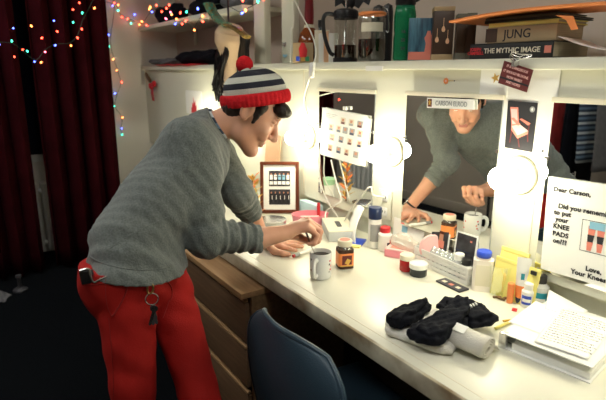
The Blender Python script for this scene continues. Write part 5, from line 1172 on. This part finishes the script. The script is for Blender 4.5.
# black clothes in a heap on the towel
def cloth(lab, layers, org, wr, m='blackcloth'):
    pts = [p for L_ in layers for p in L_[0]]
    lo = np.min([nv(p) for p in pts], 0)-.03; hi = np.max([nv(p) for p in pts], 0)+.045; lo[2] = org[2]-.01
    Fd = Field(lo, hi, .0024); sl, X, Y, Z = Fd.win(Fd.o, Fd.o+Fd.n*Fd.h)
    for poly_, h_, r_, til in layers:
        P = [nv(p) for p in poly_]; c = sum(P)/len(P); d2 = np.full((X.shape[0], Y.shape[1], 1), 9., np.float32); ins = np.zeros(d2.shape, bool)
        for a, b in zip(P, P[1:]+P[:1]):
            e = b-a; L2 = e[0]**2+e[1]**2+1e-9; t = np.clip(((X-a[0])*e[0]+(Y-a[1])*e[1])/L2, 0, 1); d2 = np.minimum(d2, np.hypot(X-a[0]-t*e[0], Y-a[1]-t*e[1]))
            ins ^= ((a[1] > Y) != (b[1] > Y)) & (X < (b[0]-a[0])*(Y-a[1])/(b[1]-a[1]+1e-12)+a[0])
        d2 = np.where(ins, -d2, d2)+r_
        sd = random.random()*6; zc = c[2]+til[0]*(X-c[0])+til[1]*(Y-c[1])+.003*np.sin(X*60+Y*45+sd)+.0025*np.abs(np.sin(Y*55-X*80+2*sd))
        dz = np.abs(Z-zc)-(h_-r_*.6); d = np.minimum(np.maximum(d2, dz), 0)+np.hypot(np.maximum(d2, 0), np.maximum(dz, 0))-r_*.6
        Fd.mix(sl, d.astype(np.float32), .004)
    sd = random.random()*6
    Fd.warp(lambda Q: wr*(np.sin(Q[:, 0]*150+Q[:, 1]*90+sd)*np.sin(Q[:, 1]*190-Q[:, 0]*60+Q[:, 2]*160)+.9*np.abs(np.sin(Q[:, 0]*55-Q[:, 1]*90+2*sd+Q[:, 2]*120))), .02)
    Fd.cut((0, 0, org[2]), (0, 0, -1))
    o = link('folded_clothes', Fd.mesh('folded_clothes', org), M[m]); o.location = org; return tag(o, lab, 'clothing')
def cz_(z, *xy): return [onz(370+a/2.568, 280+b/2.568, TZ+z) for a, b in xy]
def tz_(u, v, z): return onz(u, v, TZ+z)
c1 = cloth('black shirt with a white print folded flat at the back of the towel', [(cz_(.008, (165, 66), (190, 48), (290, 66), (336, 104), (318, 114), (262, 122), (220, 100)), .009, .008, (0, 0)), (cz_(.022, (190, 56), (225, 46), (292, 66), (318, 92), (262, 104), (225, 84)), .007, .007, (0, .03))], tz_(466, 312, 0), .0012)
c2 = cloth('black sock rolled up at the left end of the towel', [(cz_(.012, (34, 100), (58, 76), (150, 58), (163, 72), (140, 92), (104, 116), (60, 122)), .012, .010, (0, 0)), (cz_(.030, (46, 96), (70, 72), (146, 52), (152, 66), (120, 84), (70, 104)), .008, .008, (.1, -.1))], tz_(404, 314, 0), .0016)
c3 = cloth('black sock bunched up in the middle of the towel', [(cz_(.012, (88, 140), (104, 116), (170, 94), (226, 78), (262, 92), (254, 116), (226, 130), (196, 160), (168, 164), (120, 156)), .012, .010, (0, 0)), (cz_(.032, (110, 122), (150, 96), (194, 68), (222, 52), (254, 60), (262, 84), (236, 110), (190, 140), (150, 140)), .010, .009, (.1, -.05))], tz_(432, 324, 0), .0018)
bvc = BVHTree.FromPolygons([v.co+c1.location for v in c1.data.vertices], [p.vertices for p in c1.data.polygons])
bm = new()
for k in range(4):
    for du in (0,):
        a_, b_ = hit(bvc, 468+2.4*k, 306.5-1.1*k, .002), hit(bvc, 469.6+2.4*k, 308.6-1.1*k, .002)
        if a_ and b_: tube([a_-c1.location, (a_+b_)/2-c1.location, b_-c1.location], .0024, 6, bm, sub=1)
obj('shirt_print', bm, M['paper'], c1)

# ------------------------------------------------------------------ world and picture settings
wd_ = bpy.data.worlds.new('world'); scn.world = wd_; wd_.use_nodes = True; wd_.node_tree.nodes['Background'].inputs[0].default_value = (.02, .022, .025, 1)
vs = scn.view_settings; scn.display_settings.display_device = 'sRGB'; vs.view_transform = 'Standard'; vs.look = 'None'; vs.gamma = 1; vs.exposure = 0.5; vs.use_curve_mapping = False
